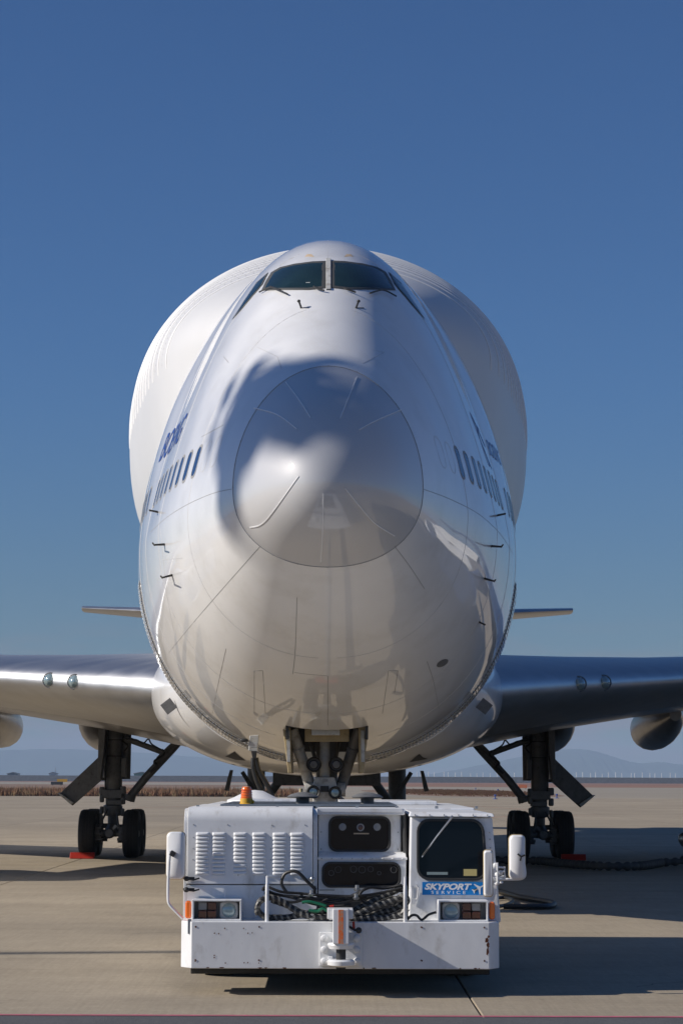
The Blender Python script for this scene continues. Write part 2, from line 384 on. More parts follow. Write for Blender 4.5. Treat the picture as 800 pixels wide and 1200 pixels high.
def hit(o, d):
    r = BV.ray_cast(Vector(o), Vector(d).normalized())
    return (r[0], r[1]) if r[0] is not None else None
def pr_px(px, py):
    h = hit(CO, ray(px, py)); k = 0
    while h is None and k < 60:
        px += .7 if px < 384 else -.7; py += .25; k += 1; h = hit(CO, ray(px, py))
    if k > 3: print('px off', round(px), round(py), k)
    n = h[1] if h[1].dot(ray(px, py)) < 0 else -h[1]
    return h[0], n
def pr_side(side):
    def f(y, z):
        h = hit((side*12, y, z), (-side, 0, 0)); n = h[1] if h[1].x*side > 0 else -h[1]; return h[0], n
    return f
def ribbon(pts, w, proj=pr_px, lift=.003, step=8, mb=None):
    """painted or taped line following the hull"""
    P = []
    for i in range(len(pts)-1):
        (a, b), (c, d) = pts[i], pts[i+1]
        k = max(1, int(math.hypot(c-a, d-b)/step))
        P += [(a+(c-a)*j/k, b+(d-b)*j/k) for j in range(k)]
    P.append(pts[-1]); H = []
    for p in P:
        try: H.append(proj(*p))
        except (ValueError, TypeError): pass
    mb = mb or MB(); vs = []; fs = []
    for i, (p, n) in enumerate(H):
        t = (H[min(i+1, len(H)-1)][0]-H[max(i-1, 0)][0]).normalized(); c = n.cross(t).normalized()*w/2
        vs += [p+c+n*lift*.2, p+c*.8+n*lift, p-c*.8+n*lift, p-c+n*lift*.2]
        if i: b = 4*(i-1); fs += [(b+k, b+k+1, b+k+5, b+k+4) for k in range(3)]
    mb.add(vs, fs); return mb
def curve(pts, n=10):
    """Catmull-Rom through 2D points"""
    out = []
    for i in range(len(pts)-1):
        p0, p1, p2, p3 = pts[max(i-1, 0)], pts[i], pts[i+1], pts[min(i+2, len(pts)-1)]
        for j in range(n):
            t = j/n
            out.append(tuple(.5*(2*b+(c-a)*t+(2*a-5*b+4*c-d)*t*t+(3*b-a-3*c+d)*t**3) for a, b, c, d in zip(p0, p1, p2, p3)))
    out.append(tuple(pts[-1])); return out
def patch(poly, proj=pr_px, lift=.008, mb=None, rings=4, inner=0.0):
    cx = sum(p[0] for p in poly)/len(poly); cy = sum(p[1] for p in poly)/len(poly)
    mb = mb or MB(); n = len(poly); vs = []; fs = []
    ks = [1 - (1-inner)*i/rings for i in range(rings+1)]
    if inner == 0: ks = ks[:-1]
    for ki, k in enumerate(ks):
        for p in poly:
            h, nn = proj(cx+(p[0]-cx)*k, cy+(p[1]-cy)*k); vs.append(h + nn*(lift if ki else lift*.6))
    for i in range(len(ks)-1):
        for j in range(n): fs.append((i*n+j, i*n+(j+1) % n, (i+1)*n+(j+1) % n, (i+1)*n+j))
    if inner == 0:
        h, nn = proj(cx, cy); vs.append(h+nn*lift); c = len(vs)-1; b = (len(ks)-1)*n
        fs += [(b+j, b+(j+1) % n, c) for j in range(n)]
    mb.add(vs, fs); return mb
def refine(poly, k=6):
    out = []
    for i in range(len(poly)):
        a, b = poly[i], poly[(i+1) % len(poly)]
        out += [(a[0]+(b[0]-a[0])*j/k, a[1]+(b[1]-a[1])*j/k) for j in range(k)]
    return out

# radome joint, lightning strips and hull seams
circ = [(383.5+111.3*math.cos(a), 547.5+115*math.sin(a)) for a in [2*PI*k/90 for k in range(91)]]
RJ = MB(); prev = []
for k in range(181):      # true intersection of hull and joint plane
    a = 2*PI*k/180; c0 = (pA+pB)/2; e2 = (pA-pB).normalized(); dr = Vector((math.cos(a), 0, 0)) + e2*math.sin(a)
    h = hit(c0 + dr*3, -dr)
    prev.append(h[0] + (h[1] if h[1].dot(dr) > 0 else -h[1])*.001)
RJ.tube(prev, .006, 6, False).build('radome_joint', M['seam'], airliner)
for k in range(24):
    p = prev[int(k*7.5)]; MB().ell(p, (.011, .008, .011), 6, 4).build('fastener', M['seam'], airliner)
for pts in ([(335, 448), (350, 468), (364, 490)], [(298, 478), (325, 486), (348, 503)], [(293, 618), (305, 615), (318, 602), (350, 558)],
            [(418, 442), (408, 466), (398, 491)], [(470, 480), (440, 493), (420, 504)], [(379, 578), (378, 620), (376, 658)], [(404, 572), (425, 598), (440, 614), (462, 628)]):
    ribbon(curve(pts, 6), .016, lift=.009, step=3).build('lightning_strip', M['strip'], ra)
sm = MB()
for pts in ([(305, 640), (240, 714), (192, 772)], [(272, 573), (250, 578), (222, 590), (196, 606), (176, 624)], [(345, 788), (360, 790), (384, 792)], [(384, 792), (384, 850)],
            [(308, 786), (311, 836)], [(298, 786), (298, 836)], [(298, 786), (308, 786)], [(455, 786), (448, 836)], [(466, 786), (462, 812)], [(455, 786), (466, 786)],
            [(495, 573), (525, 584), (560, 602), (585, 625), (600, 648)], [(462, 640), (480, 664), (497, 690)], [(348, 700), (346, 760), (343, 790)], [(500, 775), (508, 800), (515, 838)],
            [(236, 512), (262, 498)], [(268, 425), (262, 418)], [(265, 760), (256, 800), (248, 840)]):
    ribbon(curve(pts, 5), .009, lift=.002, step=6, mb=sm)
tag(sm.build('hull_seam', M['seam'], fo), kind='stuff')
sf = MB()
for s_ in (3.6, 5.6, 7.4, 9.2):
    for sg in (-1, 1):
        P = []
        for k in range(3, 60):
            a = R(90 - sg*k*3.0); w, c, t_, b_ = fw(s_), fc(s_), ft(s_), fb(s_); e = fn(s_) if math.sin(a) > 0 else 2.12
            P.append(Vector((w*math.copysign(abs(math.cos(a))**(2/fm(s_) if math.sin(a) > 0 else 2/e), math.cos(a)), NY+s_, c+(t_-c if math.sin(a) > 0 else c-b_)*math.copysign(abs(math.sin(a))**(2/e), math.sin(a)))))
        if not (s_ > 6.3 and s_ < 9.7): sf.tube(P, .0035, 4, False)
        else: sf.tube([p for p in P if abs(p.x) > .75 or p.z > 5], .0035, 4, False)
for pts in ([(436, 410), (450, 413), (425, 426)], [(302, 407), (325, 418), (330, 432)], [(384, 282), (384, 306)], [(190, 656), (214, 654)], [(188, 620), (196, 700), (204, 740)]):
    ribbon(pts, .009, lift=.002, step=6, mb=sf)
tag(sf.build('faint_seam', M['seam_soft'], fo), kind='stuff')

# windows of the flight deck
panes = {'L': [(308, 339.5), (313, 329), (319, 319.5), (329, 314), (345, 310.3), (365, 307.8), (380.5, 307.2), (380.5, 336.5), (362, 338.5), (345, 338.5), (328, 338.5)],
         'L2': [(275, 371), (287, 352), (300, 333), (312, 322.5), (306, 335), (294, 349), (284, 361)]}
for side in (1, -1):
    for k, poly in panes.items():
        q = [(384.8 + side*(384.8-x)*-1, y + (.4 if side > 0 else 0)) for x, y in poly]
        pl = refine(q, 3)
        cx = sum(p[0] for p in pl)/len(pl); cy = sum(p[1] for p in pl)/len(pl)
        gr = 1.035 if k == 'L' else 1.16
        big = [(cx+(x-cx)*gr*(1.01 if k == 'L' else 1), cy+(y-cy)*(gr+(.05 if k == 'L' else 0))) for x, y in pl]
        fr = patch(big, lift=.012, inner=.86, rings=3).build('window_frame', M['framegrey'], airliner)
        patch(pl, lift=.016, rings=5).build('pane', M['cockpitglass'], fr)
patch([(351, 331), (371, 330.5), (371, 333.5), (351, 334)], lift=.018, rings=1).build('glareshield_card', M['gearlight'], airliner)
post = ribbon([(384.8, 304), (384.8, 340)], .075, lift=.022, step=4).build('windshield_post', M['gearlight'], airliner)

def stand(px, py, out, back, r=.012, m='dark', name='probe', stem=None):
    """probe standing off the hull, its tip reaching forward"""
    h, n = pr_px(px, py); mb = MB(); p1 = h + n*out
    mb.add([h+Vector((0, -.05, 0)), h+Vector((0, .05, 0)), p1+Vector((0, .02, 0)), p1+Vector((0, -.04, 0)),
            h+Vector((0, -.05, .025)), h+Vector((0, .05, .025)), p1+Vector((0, .02, .02)), p1+Vector((0, -.04, .02))],
           [(0, 1, 2, 3), (4, 7, 6, 5), (0, 4, 5, 1), (1, 5, 6, 2), (2, 6, 7, 3), (3, 7, 4, 0)])
    mb.tube([p1+Vector((0, .05, .01)), p1+Vector((0, -back, .01)), p1+Vector((0, -back-.06, .01))], [r, r, r*.5], 8)
    return mb.build(name, M[m], airliner)
for px, py, o_, b_ in ((185, 601, .12, .04), (193, 639, .15, .26), (202, 675, .15, .26), (582, 605, .12, .04), (575, 641, .15, .26), (567, 679, .15, .24)):
    stand(px, py, o_, b_)
for px, py in ((353, 361), (417, 361)):
    h, n = pr_px(px, py); mb = MB(); mb.tube([h, h+n*.10], .014, 8); mb.ell(h+n*.11, (.025, .03, .022), 10, 6); mb.build('vane', M['dark'], airliner)
    ribbon([(px-1, py), (px+9, py)], .02, lift=.006, step=3).build('vane_base', M['dark'], airliner)
for pts in ([(306, 344), (317, 339), (325, 341), (338, 347)], [(318, 338), (330, 342)], [(462, 349), (448, 342), (438, 344), (432, 346)], [(368, 338), (372, 341), (380, 343)], [(402, 340), (407, 342), (416, 345)]):
    q = [pr_px(*p) for p in curve(pts, 4)]
    MB().tube([p+n*.035 for p, n in q], .013, 6).build('wiper', M['dark'], airliner)
for px, py in ((362, 299), (408, 299)):
    patch([(px-5, py+2), (px-2, py-1), (px+3, py-1), (px+6, py+2)], lift=.004, rings=2).build('hatch_mark', M['tape'], fo)

# cabin windows
h0 = pr_px(229, 540)[0]; h1 = pr_px(537, 543)[0]
wz = (h0.z+h1.z)/2; wy = (h0.y+h1.y)/2
def wpoly(y, z, a=.118, b=.225, n=4):
    return rrect(y-a, y+a, z-b, z+b, a*.85, n)
for side in (-1, 1):
    f = pr_side(side)
    for k in range(16):
        y = wy + .51*k
        if y > NY+16: break
        if k in (8,): continue
        fr = patch(wpoly(y, wz, .13, .238), f, .006, rings=2, inner=.85).build('window_frame', M['seam'], airliner)
        patch(wpoly(y, wz), f, .005, rings=2).build('pane', M['paxglass'], fr)
    for k in (1, 2):
        y = wy - .51*k
        try: ribbon([*wpoly(y, wz, .15, .21), wpoly(y, wz, .15, .21)[0]], .012, f, .002, step=.1).build('blanked_window', M['seam_soft'], airliner)
        except TypeError: pass

# lettering on the hull
def text_mesh(body, size, shear=0, bold=0, spacing=1.0):
    c = bpy.data.curves.new('t', 'FONT'); c.body = body; c.size = size; c.shear = shear; c.offset = bold; c.space_character = spacing; c.resolution_u = 4
    o = bpy.data.objects.new('t', c); COL.objects.link(o); bpy.context.view_layer.update()
    me = bpy.data.meshes.new_from_object(o.evaluated_get(bpy.context.evaluated_depsgraph_get()))
    bpy.data.objects.remove(o); bpy.data.curves.remove(c)
    bm = bmesh.new(); bm.from_mesh(me); bpy.data.meshes.remove(me); return bm
def hull_text(body, side, y0, z0, size, name):
    bm = text_mesh(body, size, .3, .012*size, 1.0)
    w = max(v.co.x for v in bm.verts)
    for i in range(1, int(w/.12)+1):
        bmesh.ops.bisect_plane(bm, geom=bm.verts[:]+bm.edges[:]+bm.faces[:], plane_co=(i*.12, 0, 0), plane_no=(1, 0, 0))
    for i in range(1, int(size/.12)+1):
        bmesh.ops.bisect_plane(bm, geom=bm.verts[:]+bm.edges[:]+bm.faces[:], plane_co=(0, i*.12, 0), plane_no=(0, 1, 0))
    f = pr_side(side); mb = MB(); vs = []
    for v in bm.verts:
        y = (y0 + v.co.x) if side > 0 else (y0 + w - v.co.x)
        h, n = f(y, z0+v.co.y); vs.append(h + n*.006)
    bm.verts.index_update()
    mb.add(vs, [[v.index for v in fc_.verts] for fc_ in bm.faces]); bm.free()
    return mb.build(name, M['blue'], fo, smooth=0)
lt = pr_px(214, 506)[0]
hull_text('BOEING', -1, lt.y+.1, lt.z-.12, .62, 'lettering')
rt = pr_px(556, 500)[0]
f = pr_side(1)
lg = MB()
# ring-and-swoosh emblem ahead of the name
ey, ez, er = rt.y+.5, rt.z-.22, .3
ribbon([(ey+er*math.cos(a), ez+er*math.sin(a)) for a in [R(60+250*k/40) for k in range(41)]], .022, f, .005, step=1, mb=lg)
ribbon([(ey-.55, ez+.42), (ey-.45, ez+.2), (ey-.2, ez-.02), (ey+.35, ez-.3)], 0.02, f, .006, step=.05, mb=lg)
ribbon([(ey-.55, ez+.42), (ey-.2, ez+.3), (ey+.2, ez+.12), (ey+.4, ez+.05)], 0.02, f, .007, step=.05, mb=lg)
lg.build('emblem', M['bluesheen'], fo)
rl = hull_text('BOEING', 1, ey+.75, ez-.02, .36, 'lettering'); rl.data.materials[0] = M['bluesheen']

# ladder-like joint band round the swing section of the hull
SB = NY+10.6
ribs = MB(); strips_ = MB()
def hull_pt(a, s_, off):
    w, c, t_, b_ = fw(s_), fc(s_), ft(s_), fb(s_); up_ = math.sin(a) > 0
    e = fn(s_) if up_ else 2.12
    x = w*math.copysign(abs(math.cos(a))**(2/fm(s_) if up_ else 2/e), math.cos(a)); z = c+(t_-c if up_ else c-b_)*math.copysign(abs(math.sin(a))**(2/e), math.sin(a))
    return Vector((x, NY+s_, z)) + Vector((math.cos(a), -.1, math.sin(a)))*off
for k in range(-72, 73):
    if abs(k) < 11: continue
    a = R(-90 + k*1.15); da = R(.34)
    for s0_, s1_ in ((9.75, 10.2), (10.28, 10.72)):
        lo4 = [hull_pt(a-da, s0_, .002), hull_pt(a+da, s0_, .002), hull_pt(a+da, s1_, .002), hull_pt(a-da, s1_, .002)]
        hi4 = [hull_pt(a-da, s0_, .02), hull_pt(a+da, s0_, .02), hull_pt(a+da, s1_, .02), hull_pt(a-da, s1_, .02)]
        ribs.add(lo4+hi4, [(4, 5, 6, 7), (0, 1, 5, 4), (1, 2, 6, 5), (2, 3, 7, 6), (3, 0, 4, 7)])
for sg in (-1, 1):
    for s0_, s1_ in ((9.70, 9.75), (10.2, 10.28), (10.72, 10.78)):
        strips_.loft([[hull_pt(R(-90+sg*(12+k)), s0_, .019), hull_pt(R(-90+sg*(12+k)), s1_, .019)] for k in range(0, 73, 2)], caps=False, closed=False)
    strips_.loft([[hull_pt(R(-90+sg*(12+k)), 9.75, .0035), hull_pt(R(-90+sg*(12+k)), 10.72, .0035)] for k in range(0, 73, 2)], caps=False, closed=False)
    if sg == 1: pass
ub = MB()
for sg in (-1, 1): ub.loft([[hull_pt(R(-90+sg*(12+k)), 9.75, .006), hull_pt(R(-90+sg*(12+k)), 10.72, .006)] for k in range(0, 73, 2)], caps=False, closed=False)
tag(ub.build('joint_channel', M['channel'], fo, smooth=0), kind='stuff')
tag(strips_.build('joint_rail', M['skin'], fo, smooth=0), kind='stuff')
tag(ribs.build('joint_rib', M['skin'], fo, smooth=0), kind='stuff')

# swollen cargo hull
bw = prof({8.6: .9, 10: 2.1, 12: 2.95, 15: 3.5, 18: 3.93, 21: 4.2, 24: 4.26, 46: 4.22, 54: 3.4, 62: 1.6}, False)
bt = prof({8.6: 9.9, 10: 10.35, 12: 11.05, 15: 11.93, 18: 12.68, 21: 13.2, 24: 13.45, 46: 13.45, 54: 12.0, 62: 9.6}, False)
bs = [8.6+.4*i for i in range(38)] + [24+2*i for i in range(20)]
bul = MB().loft([ring(s, bw(s), 9.15 if s < 50 else 9.15-(s-50)*.03, bt(s), 5.3 if s < 50 else 5.3+(s-50)*.27, 2, 2.6) for s in bs])
bo = bul.build('cargo_hull', M['bulge'], airliner, smooth=60)
rb = MB()
for k in range(34):
    s = 11.5 + .62*k
    w, t_ = bw(s), bt(s)
    rng_ = [(j) for j in range(-4, 85, 2)]
    for sg in (-1, 1):
        path = []
        for j in rng_:
            a = R(j); cx, cz = math.cos(a), math.sin(a)
            path.append(Vector((sg*w*cx, NY+s, 9.15+(t_-9.15)*max(cz, -.3))) - Vector((sg*cx, 0, cz))*.001)
        rb.tube(path, .017, 4, False)
tag(rb.build('hull_frame_line', M['signwhite'], bo), kind='stuff')
rv = MB()
for k in range(46):
    s = 11.5 + .31*k; w, t_ = bw(s), bt(s)
    for sg in (-1, 1):
        for j in range(0, 84, 3):
            if (k % 2) and False: continue
            a = R(j + .0); c = Vector((sg*w*math.cos(a), NY+s, 9.15+(t_-9.15)*math.sin(a))); n = Vector((sg*math.cos(a), 0, math.sin(a)))
            e = Vector((0, .011, 0)); g2 = n.cross(e)
            rv.add([c+e+g2, c-e+g2, c-e-g2, c+e-g2, c+n*.008], [(0, 1, 4), (1, 2, 4), (2, 3, 4), (3, 0, 4)])
tag(rv.build('rivet', M['seam_soft'], bo, smooth=0), kind='stuff')

# wing to body fairing
fair_w = prof({15.5: 2.6, 17: 3.15, 19: 3.52, 21: 3.68, 24: 3.74, 40: 3.74, 46: 3.0}, False)
fair_t = prof({15.5: 4.3, 17: 4.9, 19: 5.25, 21: 5.35, 40: 5.3, 46: 4.2}, False)
fair_b = prof({15.5: 2.35, 17: 2.18, 19: 2.09, 40: 2.08, 46: 2.3}, False)
fa = MB().loft([ring(s, fair_w(s), 3.75, fair_t(s), fair_b(s), 2.3, 2.15, 2.3) for s in [15.5+.4*i for i in range(77)]])
fao = fa.build('wing_body_fairing', M['fairing'], airliner, smooth=60)
BVF = BVHTree.FromPolygons([tuple(v) for v in fa.v], fa.f)
def pr_fair(px, py):
    r = BVF.ray_cast(CO, ray(px, py)); n = r[1] if r[1].dot(ray(px, py)) < 0 else -r[1]; return r[0], n
for p in ([(264, 886), (269, 884), (275, 880.5), (281, 886), (288, 891), (276, 890)], [(479, 893), (487, 886), (491, 883), (495, 887), (501, 889), (490, 891)], [(514, 886), (521, 880), (525, 877), (529, 881), (535, 883), (524, 885)]):
    try: patch(refine(p, 2), pr_fair, .012, rings=2).build('air_inlet', M['tyre'], fao)
    except Exception as e: print('inlet', e)
for px, py, sg in ((204, 826, 1), (561, 826, -1)):
    try:
        h, n = pr_fair(px, py); MB().obox(h+n*.10+Vector((0, -.1, 0)), (.23, .03, .23), Matrix.Rotation(R(-sg*38), 3, 'Y')).build('drain_fin', M['gearpaint'], fao)
    except Exception as e: print('fin', e)
# oval drain, small probe, low panel on the hull
patch([(518+7.5*math.cos(a)*.9-3.5*math.sin(a)*.4, 777-4.5*math.sin(a)*.75-3.5*math.cos(a)) for a in [2*PI*k/14 for k in range(14)]], lift=.006, rings=2).build('drain_port', M['gearpaint'], fo)
stand(561, 730, .09, .05, .012)

# wings
def airfoil(c, t, le, inc, n=17):
    """section as ring of (y, z) from the trailing edge over the top to the leading edge and back below"""
    def yt(x): return 5*t*(.2969*math.sqrt(x)-.126*x-.3516*x*x+.2843*x**3-.1036*x**4)
    xs = [(1-math.cos(PI*i/(n-1)))/2 for i in range(n)]
    cam_ = lambda x: .06*x*(1-x)*(.6)
    up = [(x, cam_(x)+yt(x)) for x in reversed(xs)]; lo = [(x, cam_(x)-yt(x)) for x in xs[1:-1]]
    ca, sa = math.cos(inc), math.sin(inc)
    return [(le[0]+c*(x*ca+z*sa), le[1]+c*(z*ca-x*sa)) for x, z in up+lo]
wst = [(2.6, NY+18.7, 17.8, .118, 3.75, 2.2), (3.6, NY+19.6, 16.8, .114, 3.85, 2.1), (5.3, NY+21.2, 15.0, .106, 4.02, 1.9), (7.3, NY+23.0, 13.3, .10, 4.20, 1.7), (9.5, NY+25.0, 11.8, .098, 4.42, 1.6),
       (12.2, NY+27.4, 10.2, .095, 4.75, 1.4), (20.8, NY+35.0, 7.0, .095, 6.0, .6), (32.1, NY+45.2, 3.8, .09, 7.5, -.8)]
def lerp_st(x):
    for a, b in zip(wst, wst[1:]):
        if x <= b[0]: t = (x-a[0])/(b[0]-a[0]); return [a[i]+(b[i]-a[i])*t for i in range(6)]
    return list(wst[-1])
for side in (-1, 1):
    rings_u = []; fine = [2.6, 3.1, 3.6, 4.2, 4.8, 5.3, 6, 6.6, 7.3, 8.1, 8.8, 9.5, 10.8, 12.2, 16, 20.8, 26, 32.1]
    n = 25
    full = []
    for x in fine:
        s_ = lerp_st(x); full.append([Vector((side*x, y, z)) for y, z in airfoil(s_[2], s_[3], (s_[1], s_[4]), R(s_[5]), n)])
    wo_ = MB().loft(full).build('wing', M['wing'], airliner, smooth=40)
    # polished leading edge skin, 4 mm proud
    le = []
    i0, i1 = n-1-8, n-1+7
    for x in fine:
        s_ = lerp_st(x); rg = [Vector((side*x, y, z)) for y, z in airfoil(s_[2], s_[3]*1.004+.0006, (s_[1]-.006, s_[4]), R(s_[5]), n)]
        le.append(rg[i0:i1])
    lo_ = MB().loft(le, caps=False, closed=False).build('leading_edge', M['metal'], wo_, smooth=60)
    for x in (5.33, 5.92):
        s_ = lerp_st(x); m = MB()
        c = Vector((side*x, s_[1]+.14, s_[4]+.02))
        m.ell(c, (.155, .22, .15), 20, 10); m.build('landing_light', M['lampglass'], wo_)
        MB().tube([c+Vector((.165*math.cos(a), -.075+abs(math.cos(a))*.05, .16*math.sin(a))) for a in [2*PI*k/24 for k in range(25)]], .012, 6, False).build('light_rim', M['gearpaint'], wo_)
    # flap track fairings
    for x, z0, r_ in ((6.1, 3.35, .5), (8.9, 3.5, .56)):
        yy = NY+31.5; m = MB(); rg = []
        for k in range(13):
            t = k/12; rr = (math.sin(PI*min(t*1.0+.03, 1))**.55)*r_; 
            zc_ = z0+.22 - .35*t
            rg.append([Vector((side*(x + rr*math.cos(a)), yy+7.5*t, zc_ + 1.1*rr*math.sin(a)*(1.15 if math.sin(a) < 0 else .9))) for a in [2*PI*j/20 for j in range(20)]])
        m.loft(rg).build('flap_track_fairing', M['wing'], wo_, smooth=60)
    # engines with pylons, outside the frame but casting shadow
    for x, dy, z0 in ((11.7, 17.5, 2.35), (20.8, 26.0, 3.3)):
        c = Vector((side*x, NY+dy, z0)); m = MB()
        m.lathe(c, (0, 1, 0), [(1.2, .3), (.6, .95), (.1, 1.12), (0, 1.2), (.12, 1.3), (.8, 1.42), (2.2, 1.4), (3.6, 1.05), (4.4, .8), (5.6, .35)], 28)
        e = m.build('engine', M['skin'], airliner, smooth=50)
        MB().prism([(side*x-.18, NY+dy+.8, z0+1.3), (side*x-.18, NY+dy+3.4, z0+1.0), (side*x-.18, NY+dy+10, z0+1.7), (side*x-.18, NY+dy+9, z0+2.3), (side*x-.18, NY+dy+3, z0+2.2)], (.36, 0, 0)).build('pylon', M['skin'], e)
    # tailplane
    st = []
    for x, y0, c_, z_ in ((.6, NY+60.5, 9.0, 8.1), (10.2, NY+68.3, 2.6, 9.05)):
        st.append([Vector((side*x, y, z)) for y, z in airfoil(c_, .09, (y0, z_), 0, 13)])
    MB().loft(st).build('tailplane', M['metal'], airliner, smooth=40)
fin = []
for z, y0, c_ in ((9, NY+52, 14), (20.6, NY+64.5, 4.5)):
    fin.append([Vector((z2*1.0, y, z)) for y, z2 in airfoil(c_, .1, (y0, 0), 0, 13)])
MB().loft(fin).build('tail_fin', M['skin'], airliner, smooth=40)

# ---------------------------------------------------------------- landing gear
def tyre_mb(c, r, w, m=None):
    c = Vector(c); m = m or MB(); h = w/2; pr = [(-h*.72, r*.48), (-h*.95, r*.62), (-h, r*.8), (-h*.86, r*.94), (-h*.6, r*.988)]
    for g in (-.34, 0, .34):
        pr += [(h*(g-.05), r), (h*(g-.04), r*.978), (h*(g+.04), r*.978), (h*(g+.05), r)]
    pr += [(h*.6, r*.988), (h*.86, r*.94), (h, r*.8), (h*.95, r*.62), (h*.72, r*.48)]
    m.lathe(c, (1, 0, 0), pr, 40); return m
def rim_mb(c, r, w):
    c = Vector(c); m = MB(); h = w/2
    m.lathe(c, (1, 0, 0), [(-h*.7, r*.1), (-h*.7, r*.2), (-h*.35, r*.3), (-h*.4, r*.47), (-h*.72, r*.49), (h*.72, r*.49), (h*.4, r*.47), (h*.35, r*.3), (h*.7, r*.2), (h*.7, r*.1)], 24)
    return m
def bogie(x, y, par, r=.615):
    b = MB(); b.tube([(x, y-.85, .62), (x, y-.4, .68), (x, y+.4, .68), (x, y+.85, .62)], [.13, .17, .17, .13], 12)
    for dy in (-.735, .735):
        b.cyl((x-.75, y+dy, .615), (x+.75, y+dy, .615), .075)
        for sx_ in (-1, 1):
            c = (x+sx_*.56, y+dy, .615)
            tyre_mb(c, r, .42).build('tyre', M['tyre'], par); rim_mb(c, r, .42).build('wheel_rim', M['gearpaint'], par)
            for k in range(8):
                a = 2*PI*k/8; b.cyl((x+sx_*.2, y+dy+.2*math.sin(a), .615+.2*math.cos(a)), (x+sx_*.36, y+dy+.2*math.sin(a), .615+.2*math.cos(a)), .035, n=6)
    b.lathe((x, y-1.0, .63), (0, 1, 0), [(0, .02), (0, .1), (.08, .14), (.2, .12)], 14)
    b.build('bogie_beam', M['gearpaint'], par, smooth=40)
GY = 60.7
def A(px, py, Y=60): return at(px, py, Y)
for side in (-1, 1):
    # the wing gear: built on the photo's left one, mirrored for the other
    def q(px, py, Y=GY): p = A(px, py, Y); return Vector((side*-1*p.x if side > 0 else p.x, p.y, p.z))
    gx = side*5.53
    g = MB(); g.lathe((gx, GY, .7), (0, 0, 1), [(0, .13), (.35, .13), (.36, .22), (.5, .25), (.62, .25), (.64, .19), (1.0, .2), (1.05, .23), (1.6, .23), (1.66, .2), (2.3, .2), (2.34, .22), (2.4, .22), (2.44, .2), (3.0, .2), (3.04, .22), (3.1, .2), (3.7, .2)], 20)
    g.lathe((gx-side*.3, GY+.25, 2.0), (0, 0, 1), [(0, .12), (1.9, .14)], 12)
    g.obox((gx, GY-.1, 1.62), (.5, .35, .22)); g.obox((gx-side*.27, GY, 2.3), (.12, .3, .5)); g.obox((gx-side*.05, GY-.15, 1.40), (.42, .3, .12))
    for sx_, z_, r_ in ((-1, 1.7, .07), (1, 1.72, .08), (-1, 1.5, .06), (1, 1.45, .07), (-1, 1.2, .05), (1, 1.15, .05)): g.lathe((gx+sx_*.27, GY-.2, z_), (0, 0, 1), [(-.1, r_*.6), (-.08, r_), (.08, r_), (.1, r_*.6)], 10)
    for sx_ in (-1, 1):
        g.lathe((gx+sx_*.3, GY-.735, .615), (1, 0, 0), [(-.07, .2), (-.02, .22), (.05, .22)], 18); g.tube([(gx+sx_*.12, GY-.3, 1.2), (gx+sx_*.2, GY-.8, .95), (gx+sx_*.24, GY-.9, .75)], .03, 6)
    gear = g.build('main_gear', M['gearpaint'], airliner, smooth=40, bevel=.015)
    MB().lathe((gx, GY, 1.24), (0, 0, 1), [(0, .235), (.07, .235)], 20).build('brass_collar', M['primer'], gear)
    bogie(gx, GY, gear)
    for pts, r_ in (([q(150, 937), q(172, 910), q(202, 878), q(214, 864)], .105), ([q(146, 865), q(168, 873), q(200, 885)], .075), ([q(178, 902, GY-.25), q(186, 888, GY-.25), q(198, 876, GY-.25), (q(207, 868, GY-.25))], .05)):
        MB().tube(pts, r_, 10).build('brace', M['gearpaint'], gear)
    MB().tube([q(149, 938), q(151, 931)], .2, 12).build('brace_joint', M['gearpaint'], gear)
    cb = MB()
    cb.tube([Vector(p) for p in curve([tuple(q(145, 856, GY-.3)), tuple(q(150, 862, GY-.35)), tuple(q(144, 868, GY-.3)), tuple(q(150, 874, GY-.4)), tuple(q(146, 880, GY-.3))], 6)], .022, 6)
    cb.tube([Vector(p) for p in curve([tuple(q(148, 866, GY-.3)), tuple(q(160, 867, GY-.3)), tuple(q(168, 871, GY-.3)), tuple(q(174, 866, GY-.3)), tuple(q(178, 872, GY-.3)), tuple(q(188, 878, GY-.3))], 6)], .02, 6)
    cb.tube([Vector(p) for p in curve([tuple(q(176, 905, GY-.4)), tuple(q(184, 897, GY-.4)), tuple(q(181, 892, GY-.5)), tuple(q(192, 884, GY-.4)), tuple(q(190, 878, GY-.4))], 6)], .03, 6)
    for k in range(5):
        z = 1.75 + .42*k; cb.tube([(gx-.2+.4*math.cos(a)*0+.215*math.cos(a)+.2, GY+.215*math.sin(a), z) for a in [2*PI*j/12 for j in range(13)]], .014, 5, False)
    cb.tube([(gx+side*.16, GY-.2, 1.5), (gx+side*.2, GY-.24, 2.2), (gx+side*.14, GY-.22, 3.0), (gx+side*.1, GY-.2, 3.9)], .02, 6)
    cb.build('hydraulic_line', M['dark'], gear)
    # doors: tall narrow one beside the strut and the long one hanging outward
    d = MB(); P = [q(119, 850), q(127, 850), q(125, 880), q(121, 913), q(117.5, 913)]
    d.prism([p+Vector((0, -.7, 0)) for p in P], (0, 1.9, 0)); d.build('gear_door', M['gearpaint'], gear, bevel=.01)
    P = [q(117.5, 887), q(121, 914), q(87, 944), q(71, 931)]
    dn = MB(); Y0 = -.35; k_ = .07
    dn.prism([p+Vector((0, Y0, 0)) for p in P], (0, .10, 0)); dn.build('gear_door', M['gearpaint'], gear, bevel=.01)
    P = [q(70, 929), q(75, 930.5), q(89, 940.5), q(86, 943)]
    MB().prism([p+Vector((0, -.5, 0)) for p in P], (0, .5, 0)).build('door_lip', M['gearlight'], gear, bevel=.01)
    MB().tube([q(118, 913), q(127, 913)], .04, 8).build('door_link', M['gearpaint'], gear)
    # body gear, further in and behind
    bx = side*1.92; by = GY+3.1
